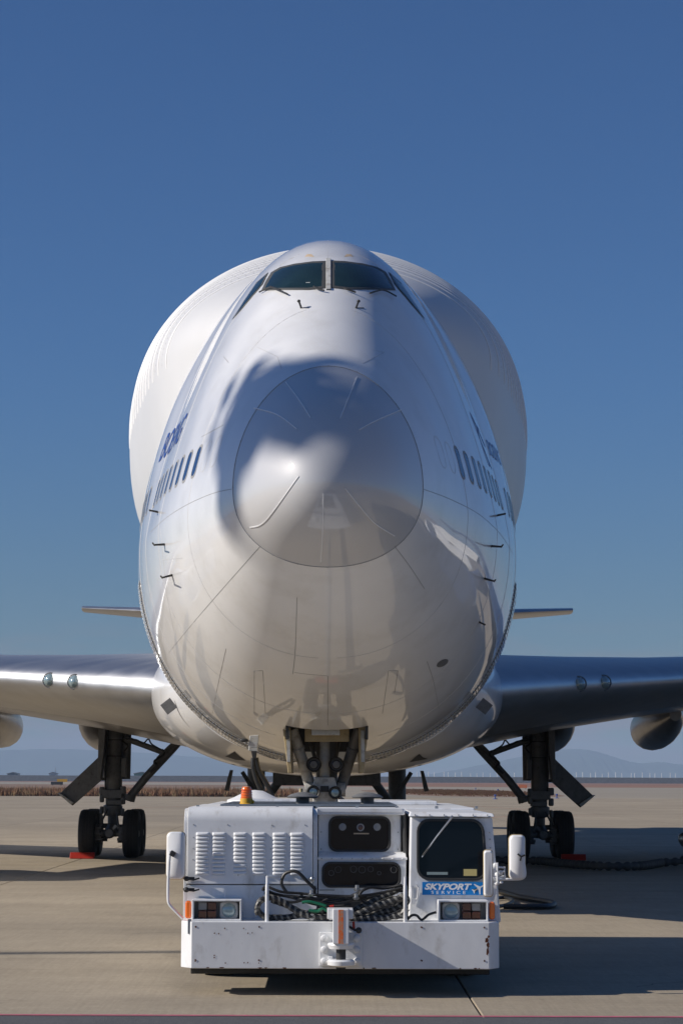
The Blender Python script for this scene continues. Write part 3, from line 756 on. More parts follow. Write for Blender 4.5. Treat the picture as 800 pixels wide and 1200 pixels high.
    g = MB(); g.lathe((bx, by, .7), (0, 0, 1), [(0, .15), (.5, .15), (.5, .24), (1.9, .24)], 18)
    g.tube([(bx, by, 1.1), (bx-side*.9, by-1.6, 2.3)], .12, 10); g.tube([(bx-side*.2, by-.5, 1.3), (bx+side*.35, by-.8, 2.2)], .06, 8)
    bg_ = g.build('body_gear', M['gearpaint'], airliner, smooth=40); bogie(bx, by, bg_)
    MB().prism([(bx+side*.56, by-2, 2.25), (bx+side*.64, by-2, 2.25), (bx+side*.78, by-2, 1.72), (bx+side*.66, by-2, 1.7)], (0, .3, 0)).build('gear_door', M['gearpaint'], bg_)
    MB().box(min(bx-side*1.55, bx-side*.5), max(bx-side*1.55, bx-side*.5), by-2.1, by-1.9, 1.85, 2.2).build('gear_door', M['gearpaint'], bg_)

# nose gear
NGY = NY+7.9
def q(px, py, Y=NGY): return at(px, py, Y)
g = MB()
g.lathe((0, NGY, .75), (0, 0, 1), [(0, .10), (.55, .10), (.56, .17), (.62, .17), (2.4, .16)], 18)
ng = g.build('nose_gear', M['gearpaint'], airliner, smooth=40)
g = MB(); g.cyl(q(380.5, 915, NGY-.32), q(380.5, 855, NGY-.32), .075, n=16); g.build('actuator_rod', M['gearlight'], ng)
P = [(369, 910.5), (392, 910.5), (395, 922), (394, 943), (391, 950), (370, 950), (366.5, 943), (366, 922)]
MB().prism([q(a, b, NGY-.5) for a, b in P], (0, .45, 0)).build('steering_collar', M['gearlight'], ng, bevel=.02)
MB().prism([q(a, b, NGY-.515) for a, b in ((375.5, 921), (385, 921), (385, 928), (375.5, 928))], (0, .02, 0)).build('data_plate', M['dark'], ng)
MB().prism([q(a, b, NGY-.512) for a, b in ((378, 913), (384, 913), (384, 916), (378, 916))], (0, .015, 0)).build('data_plate', M['seam'], ng)
for px, py, r_ in ((367.5, 896, .112), (394, 896, .112), (367, 928, .095), (392.5, 929, .095)):
    c = q(px, py, NGY-.62)
    MB().lathe(c, (0, 1, 0), [(.0, r_*.78), (-.02, r_*.95), (.0, r_*1.05), (.1, r_), (.2, r_*.5), (.22, .01)], 22).build('lamp_housing', M['dark'], ng)
    MB().lathe(c+Vector((0, .01, 0)), (0, -1, 0), [(-.02, r_*.86), (.0, r_*.84), (.015, r_*.5), (.02, .005)], 20).build('lamp_lens', M['glass' if py < 910 else 'lampglass'], ng)
    if py < 910: MB().lathe(c+Vector((0, -.012, 0)), (0, -1, 0), [(0, r_*.5), (.006, r_*.45), (.008, .005)], 16).build('reflector', M['gearpaint'], ng)
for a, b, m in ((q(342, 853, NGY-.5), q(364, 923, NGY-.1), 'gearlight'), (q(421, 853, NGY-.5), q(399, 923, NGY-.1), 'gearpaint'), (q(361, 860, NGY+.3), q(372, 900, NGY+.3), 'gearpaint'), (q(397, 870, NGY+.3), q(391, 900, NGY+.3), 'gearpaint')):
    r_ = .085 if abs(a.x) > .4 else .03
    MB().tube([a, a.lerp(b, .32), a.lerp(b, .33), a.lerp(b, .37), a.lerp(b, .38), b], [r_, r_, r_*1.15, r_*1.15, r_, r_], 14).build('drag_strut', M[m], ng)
for px in (363, 400): MB().lathe(q(px, 925, NGY-.2), (1, 0, 0), [(-.06, .11), (.06, .11)], 14).build('strut_pin', M['gearlight'], ng)
MB().cyl((0, NGY+.2, 1.2), (0, NGY+.2, 2.9), .1).build('rear_strut', M['orange'] if False else M['gearpaint'], ng)
for sx_ in (-1, 1):
    c = (sx_*.46, NGY, .6); tyre_mb(c, .6, .4).build('tyre', M['tyre'], ng); rim_mb(c, .6, .4).build('wheel_rim', M['gearpaint'], ng)
MB().cyl((-.6, NGY, .6), (.6, NGY, .6), .07).build('axle', M['gearpaint'], ng)
# torque links and clutter at the foot of the strut
cl = MB()
for k in range(9):
    a = (random.uniform(-.45, .45), NGY-random.uniform(.1, .4), random.uniform(1.45, 1.75)); b = (a[0]+random.uniform(-.2, .2), a[1]+.1, a[2]+random.uniform(-.2, .15)); cl.tube([a, b], random.uniform(.02, .05), 8)
cl.box(-.55, -.2, NGY-.3, NGY, 1.4, 1.62); cl.box(.22, .6, NGY-.2, NGY+.1, 1.4, 1.6)
cl.build('torque_link', M['gearpaint'], ng)
# doors, sills and front plate of the well
MB().prism([q(a, b, NGY-1.2) for a, b in ((365, 849), (398, 849), (398, 861.5), (365, 861.5))], (0, .12, 0)).build('well_plate', M['gearlight'], airliner, bevel=.01)
MB().prism([q(a, b, NGY-.9) for a, b in ((357, 853), (409, 853), (409, 869), (357, 869))], (0, .1, 0)).build('well_frame', M['primer'], airliner, bevel=.01)
for P in ([(331, 852), (340, 852), (342, 906), (337.5, 906)], [(420, 851), (431, 851), (426.5, 906), (421.5, 906)]):
    dd = MB().prism([q(a, b, NGY-1.1) for a, b in P], (0, 2.0, 0)).build('nose_gear_door', M['primer'], airliner, bevel=.01)
    x0 = sum(p[0] for p in P)/4
    MB().prism([q(a, b, NGY-1.12) for a, b in ((x0-2, 856), (x0+2, 856), (x0+2.5, 893), (x0-1.5, 893))], (0, .02, 0)).build('door_edge', M['gearlight'], dd)

# ------------------------------------------------------------------ tug
TY = 22.0
def tx(px, Y=TY): return at(px, 1040, Y).x
def tz(py, Y=TY): return at(398, py, Y).z
tug = empty('aircraft_tug', (tx(398), TY+4, 0), 'low white aircraft tug with louvred hood and blue cab sign in front of the jet', 'tow tractor')
XL, XR = tx(212), tx(585.5)
YF = TY+.42      # plane of the body's face
def T(px, py, Y=YF): return (tx(px, Y), Y, tz(py, Y))
# bumper: plan outline with bevelled ends
zb0, zb1 = tz(1135.5), tz(1080.5)
pl = [(XL, TY+.75), (XL, TY+.16), (tx(225), TY), (tx(573), TY), (XR, TY+.16), (XR, TY+.75)]
bump = MB().prism([(x, y, zb0) for x, y in pl], (0, 0, zb1-zb0)).build('front_bumper', M['tugb'], tug, bevel=.008)
rust = MB()
def blob(cx, cz, w, h, seed, y=TY-.003, n=14):
    rr = random.Random(seed); p = [(cx + w*math.cos(2*PI*k/n)*rr.uniform(.45, 1.1), cz + h*math.sin(2*PI*k/n)*rr.uniform(.5, 1.1)) for k in range(n)]
    rust.add([(cx, y, cz)] + [(x, y, z) for x, z in p], [(0, 1+k, 1+(k+1) % n) for k in range(n)])
for cx, cy, w, h in ((569.5, 1101, 2.6, 4), (571, 1107, 2.2, 4), (570.5, 1114, 2.2, 6), (572, 1097, 1.5, 2)):
    blob(tx(cx), tz(cy), w/124, h/124, int(cx+cy))
for k in range(11):
    rr = random.Random(k+50); blob(tx(rr.uniform(230, 568)), zb0+.008, rr.uniform(.008, .03), .007, k)
for px, py in ((230, 1127), (252, 1120), (252, 1122.5), (265, 1129), (287, 1128.5), (291, 1128.5), (304, 1129), (252, 1094), (257, 1094.5), (264, 1088.5), (286, 1088.5), (291, 1094), (296, 1093.5), (304, 1087), (230, 1087), (567, 1086), (567, 1125), (493, 1086), (493, 1125)):
    blob(tx(px), tz(py), .007, .008, px, n=8)
rust.build('rust_patch', M['rust'], bump, smooth=0)
bh = MB()
for px in (304, 494, 567, 230):
    for py in (1086.5, 1125.5): MB().cyl((tx(px), TY-.004, tz(py)), (tx(px), TY+.01, tz(py)), .008, n=8).build('bolt_head', M['rust'], bump)
# worn vertical edge panel on the left end
MB().box(tx(220.5), tx(224.5), TY+.02, TY+.06, tz(1095), tz(1078)).build('latch_plate', M['steel'], bump)

# chassis, sides and deck
ch = MB().box(tx(226), tx(571), TY+.6, TY+7.9, .36, .95).build('chassis', M['dark'], tug, bevel=.02)
for px0, px1 in ((214, 218), (574, 578)):
    MB().box(tx(px0, YF), tx(px1, YF), YF+2.9, TY+7.9, .5, 1.52).build('side_panel', M['tug'], tug, bevel=.01)
RZ = tz(948, YF)       # roof height
MB().box(tx(216, YF), tx(475, YF), YF+.25, TY+7.9, RZ-.06, RZ).build('roof', M['tug'], tug, bevel=.012)
MB().box(tx(470, YF), tx(574, YF), YF+2.35, TY+7.9, RZ-.08, RZ-.012).build('roof', M['tug'], tug, bevel=.012)
MB().box(tx(218, YF), tx(574, YF), TY+7.7, TY+7.9, .4, RZ-.02).build('rear_panel', M['tug'], tug, bevel=.01)
gr = MB().box(tx(250, YF), tx(470, YF), YF+1.1, YF+4.4, RZ, RZ+.012).build('roof_grille', M['dark'], tug)
for k in range(26):
    y = YF+1.15+.125*k; MB().box(tx(251, YF), tx(469, YF), y, y+.02, RZ+.012, RZ+.03).build('grille_bar', M['steel'], gr, smooth=0)
for k in range(8):
    x = tx(225+48*k, YF); MB().box(x, x+.03, YF+.6, YF+.63, RZ, RZ+.025).build('rivet', M['steel'], tug, smooth=0)
# raised rear deck box and panels on the roof
MB().box(tx(262, YF), tx(340, YF), YF+5, YF+6.6, RZ, RZ+.05).build('hatch_cover', M['tug'], tug, bevel=.01)
MB().box(tx(400, YF), tx(540, YF), YF+4.9, YF+6.8, RZ-.01, RZ+.035).build('hatch_cover', M['tug'], tug, bevel=.01)

# engine hood, rounded front top edge
zt_, zm_ = RZ, tz(1036.5, YF)
def hoodprof(y0, r, depth, z0, z1):
    return [(y0, z0)] + [(y0+r-r*math.cos(R(a)), z1-r+r*math.sin(R(a))) for a in range(0, 91, 10)] + [(y0+depth, z1), (y0+depth, z0)]
hd = MB().prism([(tx(219, YF), y, z) for y, z in hoodprof(YF, .13, 2.9, zm_, zt_+.012)], (tx(366, YF)-tx(219, YF), 0, 0)).build('engine_hood', M['tug'], tug, bevel=.006, smooth=50)
MB().prism([(tx(215, YF), y, z) for y, z in hoodprof(YF+.012, .14, 2.9, tz(1079, YF), zt_-.003)], (tx(218.6, YF)-tx(215, YF), 0, 0)).build('side_panel', M['tug'], tug, bevel=.004, smooth=50)
MB().prism([(tx(366.6, YF), y, z) for y, z in hoodprof(YF+.03, .12, 2.9, tz(1050, YF), zt_)], (tx(371.5, YF)-tx(366.6, YF), 0, 0)).build('hood_edge', M['tug'], tug, bevel=.004, smooth=50)
MB().box(tx(218.8, YF), tx(313, YF), YF+.012, YF+.5, tz(1080, YF), zm_-.009).build('lower_panel', M['tug'], tug, bevel=.005)
MB().box(tx(313.3, YF), tx(371, YF), YF+.03, YF+.5, tz(1080, YF), zm_-.009).build('lower_panel', M['tug'], tug, bevel=.005)
# louvres: pressed half shells
lv = None
lw = (tx(245, YF)-tx(229.5, YF))/2
m = MB(); rgs = []
for u, k in ((-1, .15), (-.86, .8), (-.7, 1), (.7, 1), (.86, .8), (1, .15)):
    rgs.append([Vector((u*lw, 0, -.018)), Vector((u*lw, -.016*k, -.018)), Vector((u*lw, -.021*k, -.010)), Vector((u*lw, -.017*k, .002)), Vector((u*lw, -.008*k, .010)), Vector((u*lw, .0, .013))])
m.loft(rgs); m.v = [v + Vector((0, YF, 0)) for v in m.v]
li = 0
for px in (237, 256, 281, 303, 327, 347.3):
    for k in range(11):
        x, z = tx(px, YF), tz(977.5+4.55*k, YF)
        if lv is None:
            lv = MB(); lv.v = [v for v in m.v]; lv.f = list(m.f); m2_ = MB(); m2_.v = [v + OFF[tug.name] - Vector((0, 0, 0)) for v in m.v]; m2_.f = m.f
            lv = m2_.build('louver', M['tug'], hd, smooth=50); base = OFF[tug.name]
        else: lv = inst(lv, hd)
        lv.location = Vector((x, 0, z)) - base
for px, py in ((226, 967), (266, 967), (318, 967.5), (357, 967), (226, 982), (226, 995), (226, 1008), (317, 982), (317, 995), (317, 1008), (279, 1026)):
    MB().ell((tx(px, YF), YF-.002, tz(py, YF)), (.006, .003, .006), 8, 5).build('screw', M['steel'], hd)
for px in (256, 326): MB().box(tx(px-8, YF), tx(px+8, YF), YF-.012, YF, tz(1027.6, YF), tz(1026.4, YF)).build('drip_strip', M['tug'], hd, smooth=0)
# latches at the hood's lower left
for py in (1030, 1043):
    m = MB(); m.obox((tx(222, YF), YF-.03, tz(py, YF)), (.1, .04, .03)); m.tube([(tx(215, YF), YF-.05, tz(py-1, YF)), (tx(227, YF), YF-.05, tz(py+1.5, YF)), (tx(234, YF), YF-.04, tz(py-.5, YF))], .008, 6); m.ell((tx(219, YF), YF-.05, tz(py, YF)), (.03, .03, .025), 10, 6)
    m.build('latch', M['dark'], tug)
MB().tube([(tx(352, YF), YF-.03, tz(1030, YF)), (tx(366, YF), YF-.03, tz(1030, YF))], .006, 6).build('latch', M['steel'], tug)
MB().ell((tx(366, YF), YF-.04, tz(1030, YF)), (.025, .02, .025), 12, 6).build('latch_knob', M['steel'], tug)
MB().cyl((tx(264, YF), YF-.02, tz(1053, YF)), (tx(264, YF), YF-.02, tz(1042, YF)), .008, n=6).build('marker_rod', M['tug'], tug)

# centre: two stepped lamp windows
def frame_ring(mb, x0, x1, z0, z1, r, w, y, d, n=6):
    o = rrect(x0-w, x1+w, z0-w, z1+w, r+w, n); i = rrect(x0, x1, z0, z1, r, n); k = len(o)
    vs = [(x, y, z) for x, z in o] + [(x, y, z) for x, z in i] + [(x, y+d, z) for x, z in o] + [(x, y+d, z) for x, z in i]
    fs = []
    for j in range(k):
        e = (j+1) % k; fs += [(j, e, k+e, k+j), (2*k+j, 3*k+j, 3*k+e, 2*k+e), (j, 2*k+j, 2*k+e, e), (k+j, k+e, 3*k+e, 3*k+j)]
    mb.add(vs, fs); return mb
YU, YL = YF+.34, YF+.12
MB().box(tx(372.5, YU), tx(469.5, YU), YU, YU+1.5, tz(1003, YU), RZ-.02).build('centre_housing', M['tug'], tug, bevel=.012)
MB().box(tx(371, YU-.12), tx(471.5, YU-.12), YU-.10, YU+1, RZ-.035, RZ+.006).build('roof_lip', M['tug'], tug, bevel=.006)
xa, xb = tx(373, YL), tx(475.5, YL)
zlt, zll = tz(1005, YL), tz(999, YU)
MB().prism([(xa, YL, tz(1050, YL)), (xa, YL, zlt), (xa, YL+.03, zlt+.018), (xa, YU, zll+.01), (xa, YU, tz(1050, YL))], (xb-xa, 0, 0)).build('centre_housing', M['tug'], tug, bevel=.006)
MB().box(xa-.01, xb+.012, YL-.012, YL+.05, tz(1007.5, YL), zlt+.004).build('housing_lip', M['tug'], tug, bevel=.004)
for k in range(9): MB().ell((xa+.03+k*(xb-xa-.06)/8, YL-.013, tz(1006, YL)), (.008, .004, .005), 6, 4).build('screw', M['steel'], tug)
for (x0, x1, y0, y1, Y, lamps) in ((387, 455, 959, 995.5, YU, [(401, 969, 4.2), (422, 969.5, 4.4), (441.5, 969, 4.2)]), (379.5, 467, 1012.5, 1037.5, YL, [(388, 1023, 3), (396, 1019, 3.5), (414, 1018.5, 3.6), (424, 1019, 3.8), (434, 1018.5, 3), (444, 1023, 2), (461, 1019, 3.4)])):
    X0, X1, Z0, Z1 = tx(x0, Y), tx(x1, Y), tz(y1, Y), tz(y0, Y)
    MB().prism(XZ(rrect(X0, X1, Z0, Z1, .06), Y-.004), (0, .003, 0)).build('lamp_window', M['glass'], tug, smooth=0)
    rb_ = frame_ring(MB(), X0, X1, Z0, Z1, .06, .022, Y-.02, .02).build('rubber_seal', M['dark'], tug, bevel=.004)
    for cx, cy, r_ in lamps:
        r_ = r_/118; c = (tx(cx, Y), Y-.009, tz(cy, Y))
        MB().lathe(c, (0, 1, 0), [(0, r_*.86), (0, r_), (.004, r_)], 20).build('lamp', M['glass' if Y == YL else 'seam'], tug)
        if Y == YL: MB().tube([(c[0]+r_*math.cos(a), c[1], c[2]+r_*math.sin(a)) for a in [2*PI*k/20 for k in range(21)]], .0022, 5, False).build('gauge_rim', M['gearpaint'], tug)
        else:
            MB().ell(c, (r_*.7, .004, r_*.7), 14, 6).build('lamp', M['seam' if cx != 422 else 'redlens'], tug)
MB().box(tx(414, YU), tx(432, YU), YU-.007, YU-.005, tz(977.5, YU), tz(976, YU)).build('label_strip', M['tape'], tug, smooth=0)
for px in (376, 466):
    m = MB()
    for py in (952, 975, 995): m.obox((tx(px, YU), YU-.004, tz(py, YU)), (.012, .008, .012))
    m.build('screw', M['steel'], tug)
MB().box(tx(371, YF), tx(478, YF), YF+.25, YF+.6, tz(1080, YF), tz(1045, YF)).build('lower_panel', M['tug'], tug, bevel=.006)
MB().tube([(tx(374, YL), YL-.02, tz(1043, YL)), (tx(392, YL), YL-.02, tz(1043, YL))], .006, 6).build('latch', M['steel'], tug)
# dark gap between housing and cab, with cable duct
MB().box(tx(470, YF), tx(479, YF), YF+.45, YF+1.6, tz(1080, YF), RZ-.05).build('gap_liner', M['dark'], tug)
MB().tube([(tx(474, YF), YF+.3, tz(952, YF)), (tx(475.5, YF), YF+.3, tz(1000, YF)), (tx(474, YF), YF+.25, tz(1040, YF)), (tx(476, YF), YF+.2, tz(1075, YF))], .018, 8).build('cable_duct', M['dark'], tug)

# driver's cab, its outer side leaning in
def cz_(py): return tz(py, YF)
cl_, cr0, cr1 = tx(478.5, YF), tx(586.5, YF), tx(577, YF)
zc0, zc1 = cz_(1080.5), cz_(957)
cab_pts = [(cl_, YF, zc0), (cr0, YF, zc0), (cr1, YF+.05, zc1), (tx(481, YF), YF+.05, zc1)]
cab = MB().prism(cab_pts, (0, 2.35, 0)).build('cab', M['tug'], tug, bevel=.018, segs=3)
MB().prism([(tx(479, YF), YF+.0, zc1+.003), (cr1+.02, YF+.0, zc1+.003), (cr1+.005, YF+.04, zc1+.035), (tx(481, YF), YF+.04, zc1+.05)], (0, 2.4, 0)).build('cab_roof', M['tug'], tug, bevel=.008)
for k in range(6): MB().ell((tx(486+17*k, YF), YF+.003, zc1+.02), (.008, .006, .008), 6, 4).build('screw', M['steel'], cab)
# windscreen, right edge slants with the cab
def slant(pts, x0, x1, zref, k):   # lean x with height near the right
    return [(x + (max(0, (x-x0)/(x1-x0)))*(zref-z)*k, z) for x, z in pts]
X0, X1, Z0, Z1 = tx(491, YF), tx(566.5, YF), cz_(1028.5), cz_(962)
sh = (tx(569, YF)-tx(563, YF))/(Z1-Z0)
o = slant(rrect(X0-.024, X1+.024, Z0-.024, Z1+.024, .12), X0, X1, (Z0+Z1)/2, sh*.8)
i_ = slant(rrect(X0, X1, Z0, Z1, .1), X0, X1, (Z0+Z1)/2, sh*.8)
def yw(z): return YF + .05*(z-zc0)/(zc1-zc0)
k = len(o); vs = [(x, yw(z)-.022, z) for x, z in o] + [(x, yw(z)-.022, z) for x, z in i_] + [(x, yw(z)+.01, z) for x, z in o] + [(x, yw(z)+.01, z) for x, z in i_]
fs = []
for j in range(k):
    e = (j+1) % k; fs += [(j, e, k+e, k+j), (2*k+j, 3*k+j, 3*k+e, 2*k+e), (j, 2*k+j, 2*k+e, e), (k+j, k+e, 3*k+e, 3*k+j)]
MB().add(vs, fs).build('rubber_seal', M['dark'], cab, bevel=.005)
MB().prism([(x, yw(z)-.006, z) for x, z in i_], (0, .004, 0)).build('windscreen', M['glass'], cab, smooth=0)
yy = yw(cz_(1022))-.009
MB().box(tx(500, YF), tx(524.5, YF), yy, yy+.002, cz_(1024.8), cz_(1021.5)).build('paper_strip', M['lampglass'], cab, smooth=0)
MB().box(tx(543, YF), tx(558.5, YF), yy, yy+.002, cz_(1026), cz_(1018)).build('yellow_card', M['cream'], cab, smooth=0)
MB().tube([(tx(529.5, YF), YF-.03, cz_(956)), (tx(527.5, YF), YF-.05, cz_(959)), (tx(511, YF), YF-.04, cz_(980)), (tx(494, YF), YF-.02, cz_(1004))], [.014, .010, .008, .005], 6).build('wiper', M['steel'], cab)
MB().tube([(tx(511, YF), YF-.035, cz_(980)), (tx(495, YF), YF-.025, cz_(1002))], .007, 5).build('wiper_blade', M['dark'], cab)
for py in (975, 983, 993, 1005): MB().ell((tx(573.5+(py-975)*.05, YF), YF+.02, cz_(py)), (.008, .012, .008), 6, 4).build('screw', M['steel'], cab)
# sign
sx0, sx1, sz0, sz1 = tx(494.5, YF), tx(567, YF), cz_(1048.3), cz_(1033.2)
ys = YF+.002
sg = MB().box(sx0, sx1, ys-.006, ys+.001, sz0, sz1).build('company_sign', M['signblue'], cab, smooth=0)
def flat_text(body, x0, z0, w, h, y, m, par, shear=.25, bold=.03, name='lettering', spacing=1.0):
    bm = text_mesh(body, 1, shear, bold, spacing)
    xs = [v.co.x for v in bm.verts]; zs = [v.co.y for v in bm.verts]; ax, bx_ = min(xs), max(xs); az, bz = min(zs), max(zs)
    mb = MB(); bm.verts.index_update()
    mb.add([(x0+(v.co.x-ax)/(bx_-ax)*w, y, z0+(v.co.y-az)/(bz-az)*h) for v in bm.verts], [[v.index for v in f_.verts] for f_ in bm.faces]); bm.free()
    return mb.build(name, m, par, smooth=0)
flat_text('SKYPORT', tx(497, YF), cz_(1042.3), tx(552.5, YF)-tx(497, YF), cz_(1034.8)-cz_(1042.3), ys-.009, M['signwhite'], sg, .28, .045)
flat_text('SERVICE', tx(505, YF), cz_(1047.2), tx(545, YF)-tx(505, YF), cz_(1043.4)-cz_(1047.2), ys-.009, M['signwhite'], sg, 0, .012, spacing=1.7)
def plane_shape(par, m, cx, cz, s_, rot, y):
    pts = [(0, 1), (.09, .85), (.1, .35), (.85, -.15), (.85, -.3), (.1, -.05), (.07, -.6), (.33, -.82), (.33, -.93), (0, -.84)]
    pts = pts + [(-a, b) for a, b in reversed(pts[1:-1])]
    c, s__ = math.cos(rot), math.sin(rot)
    MB().add([(cx, y, cz)] + [(cx+s_*(a*c-b*s__), y, cz+s_*(a*s__+b*c)) for a, b in pts], [(0, 1+k, 1+(k+1) % len(pts)) for k in range(len(pts))]).build('aeroplane_emblem', m, par, smooth=0)
plane_shape(sg, M['signwhite'], tx(560, YF), cz_(1040.5), .066, R(-60), ys-.009)
# headlamp boxes
for (a, b, lamp, amb, side_) in ((225.5, 283, (258, 279), (232, 254), (217.5, 224.8)), (513.5, 571.5, (518, 538), (541, 563), (572.5, 579.5))):
    yb = YF-.30; x0, x1, z0, z1 = tx(a, yb), tx(b, yb), tz(1079.5, yb), tz(1055, yb)
    bx_ = MB(); t_ = .014
    bx_.box(x0, x1, yb, YF, z1-t_, z1); bx_.box(x0, x1, yb, YF, z0, z0+t_); bx_.box(x0, x0+t_, yb, YF, z0+t_, z1-t_); bx_.box(x1-t_, x1, yb, YF, z0+t_, z1-t_)
    hb = bx_.build('headlamp_box', M['tug'], tug, bevel=.003)
    MB().box(x0+t_, x1-t_, YF-.12, YF-.1, z0+t_, z1-t_).build('box_back', M['seam'], hb, smooth=0)
    yl = YF-.2; u0, u1 = tx(lamp[0], yl), tx(lamp[1], yl); v0, v1 = tz(1077, yl), tz(1057.5, yl)
    MB().prism(XZ(rrect(u0, u1, v0, v1, .03), yl), (0, .08, 0)).build('lamp_housing', M['seam_soft'], hb, bevel=.008)
    c = ((u0+u1)/2, yl-.004, (v0+v1)/2)
    MB().lathe(c, (0, 1, 0), [(-.022, .004), (-.02, .03), (-.008, .062), (.0, .068)], 24).build('headlamp', M['lampglass'], hb)
    MB().prism(XZ(rrect(u0+.012, u1-.012, v0+.012, v1-.012, .02), yl-.003), (0, .003, 0)).build('lamp_glass', M['gearlight'], hb)
    xx = [tx(amb[0], yl), (tx(amb[0], yl)+tx(amb[1], yl))/2, tx(amb[1], yl)]; zz = [tz(1077, yl), tz(1067.3, yl), tz(1057.5, yl)]
    for i in range(2):
        for j in range(2):
            mm_ = 'amberdark' if j == 0 else ('seam' if i == (1 if a > 400 else 0) else 'redlens')
            if j == 0 and i == 1 and a < 400: mm_ = 'amberdark'
            MB().box(xx[i]+.003, xx[i+1]-.003, yl, yl+.06, zz[j]+.003, zz[j+1]-.003).build('rear_lens', M[mm_], hb, bevel=.01)
    s0, s1 = tx(side_[0], yb+.06), tx(side_[1], yb+.06)
    MB().box(s0, s1, yb+.04, yb+.2, tz(1077.5, yb), tz(1056.5, yb)).build('side_marker', M['amber'], hb, bevel=.02)
# bolts and handle on the cab's lower left
m = MB(); 
m.tube([T(482, 1037, YF-.03), T(482, 1052, YF-.03)], .008, 6); m.tube([T(487, 1036, YF-.04), T(490, 1040, YF-.04), T(489, 1052, YF-.04), T(486, 1056, YF-.03)], .007, 6); m.obox(T(485, 1038, YF-.02), (.07, .03, .02)); m.obox(T(484, 1056, YF-.02), (.04, .04, .05)); m.obox(T(485, 1046, YF-.01), (.06, .02, .1))
m.build('door_latch', M['tug'], cab)
# amber beacon and the domes and vents on the roof
bn = empty('x', (0, 0, 0)); bpy.data.objects.remove(bn)
by_ = TY+2.0; bxx = tx(288, by_); zr = RZ+.01
MB().lathe((bxx, by_, zr), (0, 0, 1), [(0, .075), (.02, .075), (.025, .066), (.075, .064)], 24).build('beacon_base', M['yellow'], tug)
bz = MB().lathe((bxx, by_, zr+.075), (0, 0, 1), [(0, .058), (.04, .057), (.1, .05), (.118, .04), (.124, .005)], 24).build('beacon_dome', M['amber'], tug, smooth=50)
for k in range(4): MB().tube([(bxx+.059*math.cos(a), by_+.059*math.sin(a), zr+.085+.026*k) for a in [2*PI*j/20 for j in range(21)]], .0035, 5, False).build('dome_rib', M['amber'], bz)
MB().ell((bxx+.07, by_-.02, zr+.04), (.012, .012, .018), 8, 6).build('dome_clip', M['yellow'], tug)
yv = TY+6.6
MB().lathe((tx(298, yv), yv, RZ+.0), (0, 0, 1), [(0, .34), (.03, .34), (.06, .26), (.14, .10), (.15, .01)], 28).build('white_dome', M['signwhite'], tug)
for px, yv in ((354, TY+2.6), (430, TY+2.6)):
    MB().lathe((tx(px, yv), yv, RZ), (0, 0, 1), [(0, .07), (.085, .07), (.086, .155), (.102, .165), (.125, .125), (.145, .05), (.15, .01)], 30).build('roof_vent', M['gearpaint'], tug)
MB().lathe((tx(352, TY+3.4), TY+3.4, RZ), (0, 0, 1), [(0, .03), (.1, .03), (.11, .05), (.13, .05), (.14, .02), (.18, .02), (.185, .004)], 14).build('filler_cap', M['primer'], tug)
# handrail posts on the shelf
for px in (313, 474.5):
    MB().tube([(tx(px, TY+.06), TY+.06, zb1-.03), (tx(px, TY+.06), TY+.06, tz(1038, TY+.06)), (tx(px, TY+.06), TY+.06, tz(1036, TY+.06)), (tx(px, TY+.06), TY+.06, tz(1027, TY+.06))], [.017, .017, .012, .012], 10).build('shelf_post', M['tug'], tug)
MB().tube([(tx(313, TY+.06), TY+.06, tz(1027.5, TY+.06)), (tx(334, TY+.1), TY+.3, tz(1027.5, TY+.3))], .008, 8).build('post_rail', M['tug'], tug)
# tow coupling
yh = TY
mp_ = MB().box(tx(374.5), tx(424.5), yh-.03, yh-.001, tz(1132), tz(1092.5)).build('coupling_plate', M['tugb'], tug, bevel=.006)
for px in (380, 418):
    for py in (1099, 1112.5, 1126): MB().lathe((tx(px), yh-.03, tz(py)), (0, -1, 0), [(0, .034), (.006, .034), (.008, .028), (.026, .028), (.03, .022)], 6 if False else 12).build('bolt', M['tugb'], mp_, bevel=.002)
cp = MB().box(tx(390), tx(408.5), yh-.30, yh-.03, tz(1106.5, yh-.3), tz(1065.5, yh-.3))
cp.build('coupling_body', M['tug'], tug, bevel=.008)
MB().box(tx(383.5), tx(413.5), yh-.22, yh+.05, tz(1075.5), tz(1063.8)).build('coupling_head', M['tug'], tug, bevel=.008)
MB().box(tx(396.5), tx(402), yh-.304, yh-.3005, tz(1106, yh-.3), tz(1066, yh-.3)).build('orange_stripe', M['orange'], tug, smooth=0)
MB().lathe((tx(399.5), yh-.17, tz(1110)), (0, 0, 1), [(0, .02), (.0, .11), (.035, .125), (.05, .12)], 20).build('upper_jaw', M['tug'], tug)
MB().lathe((tx(399.5), yh-.17, tz(1133.5)), (0, 0, 1), [(0, .045), (.3, .045)], 16).build('coupling_pin', M['dark'], tug)
MB().lathe((tx(399.5), yh-.16, tz(1131)), (0, 0, 1), [(0, .10), (.015, .125), (.05, .13), (.065, .11)], 22).build('lower_jaw', M['tug'], tug)
MB().box(tx(385), tx(390), yh-.1, yh-.03, tz(1131), tz(1120)).build('jaw_bracket', M['tug'], tug, bevel=.004)
m = MB(); m.tube([(tx(409), yh-.1, tz(1085)), (tx(416), yh-.14, tz(1089))], .012, 6); m.ell((tx(420), yh-.14, tz(1089)), (.03, .03, .03), 10, 6); m.build('release_lever', M['dark'], tug)
MB().tube([(tx(414), yh-.12, tz(1079)), (tx(414.5), yh-.12, tz(1088))], .012, 6).build('release_tab', M['redpaint'], tug)
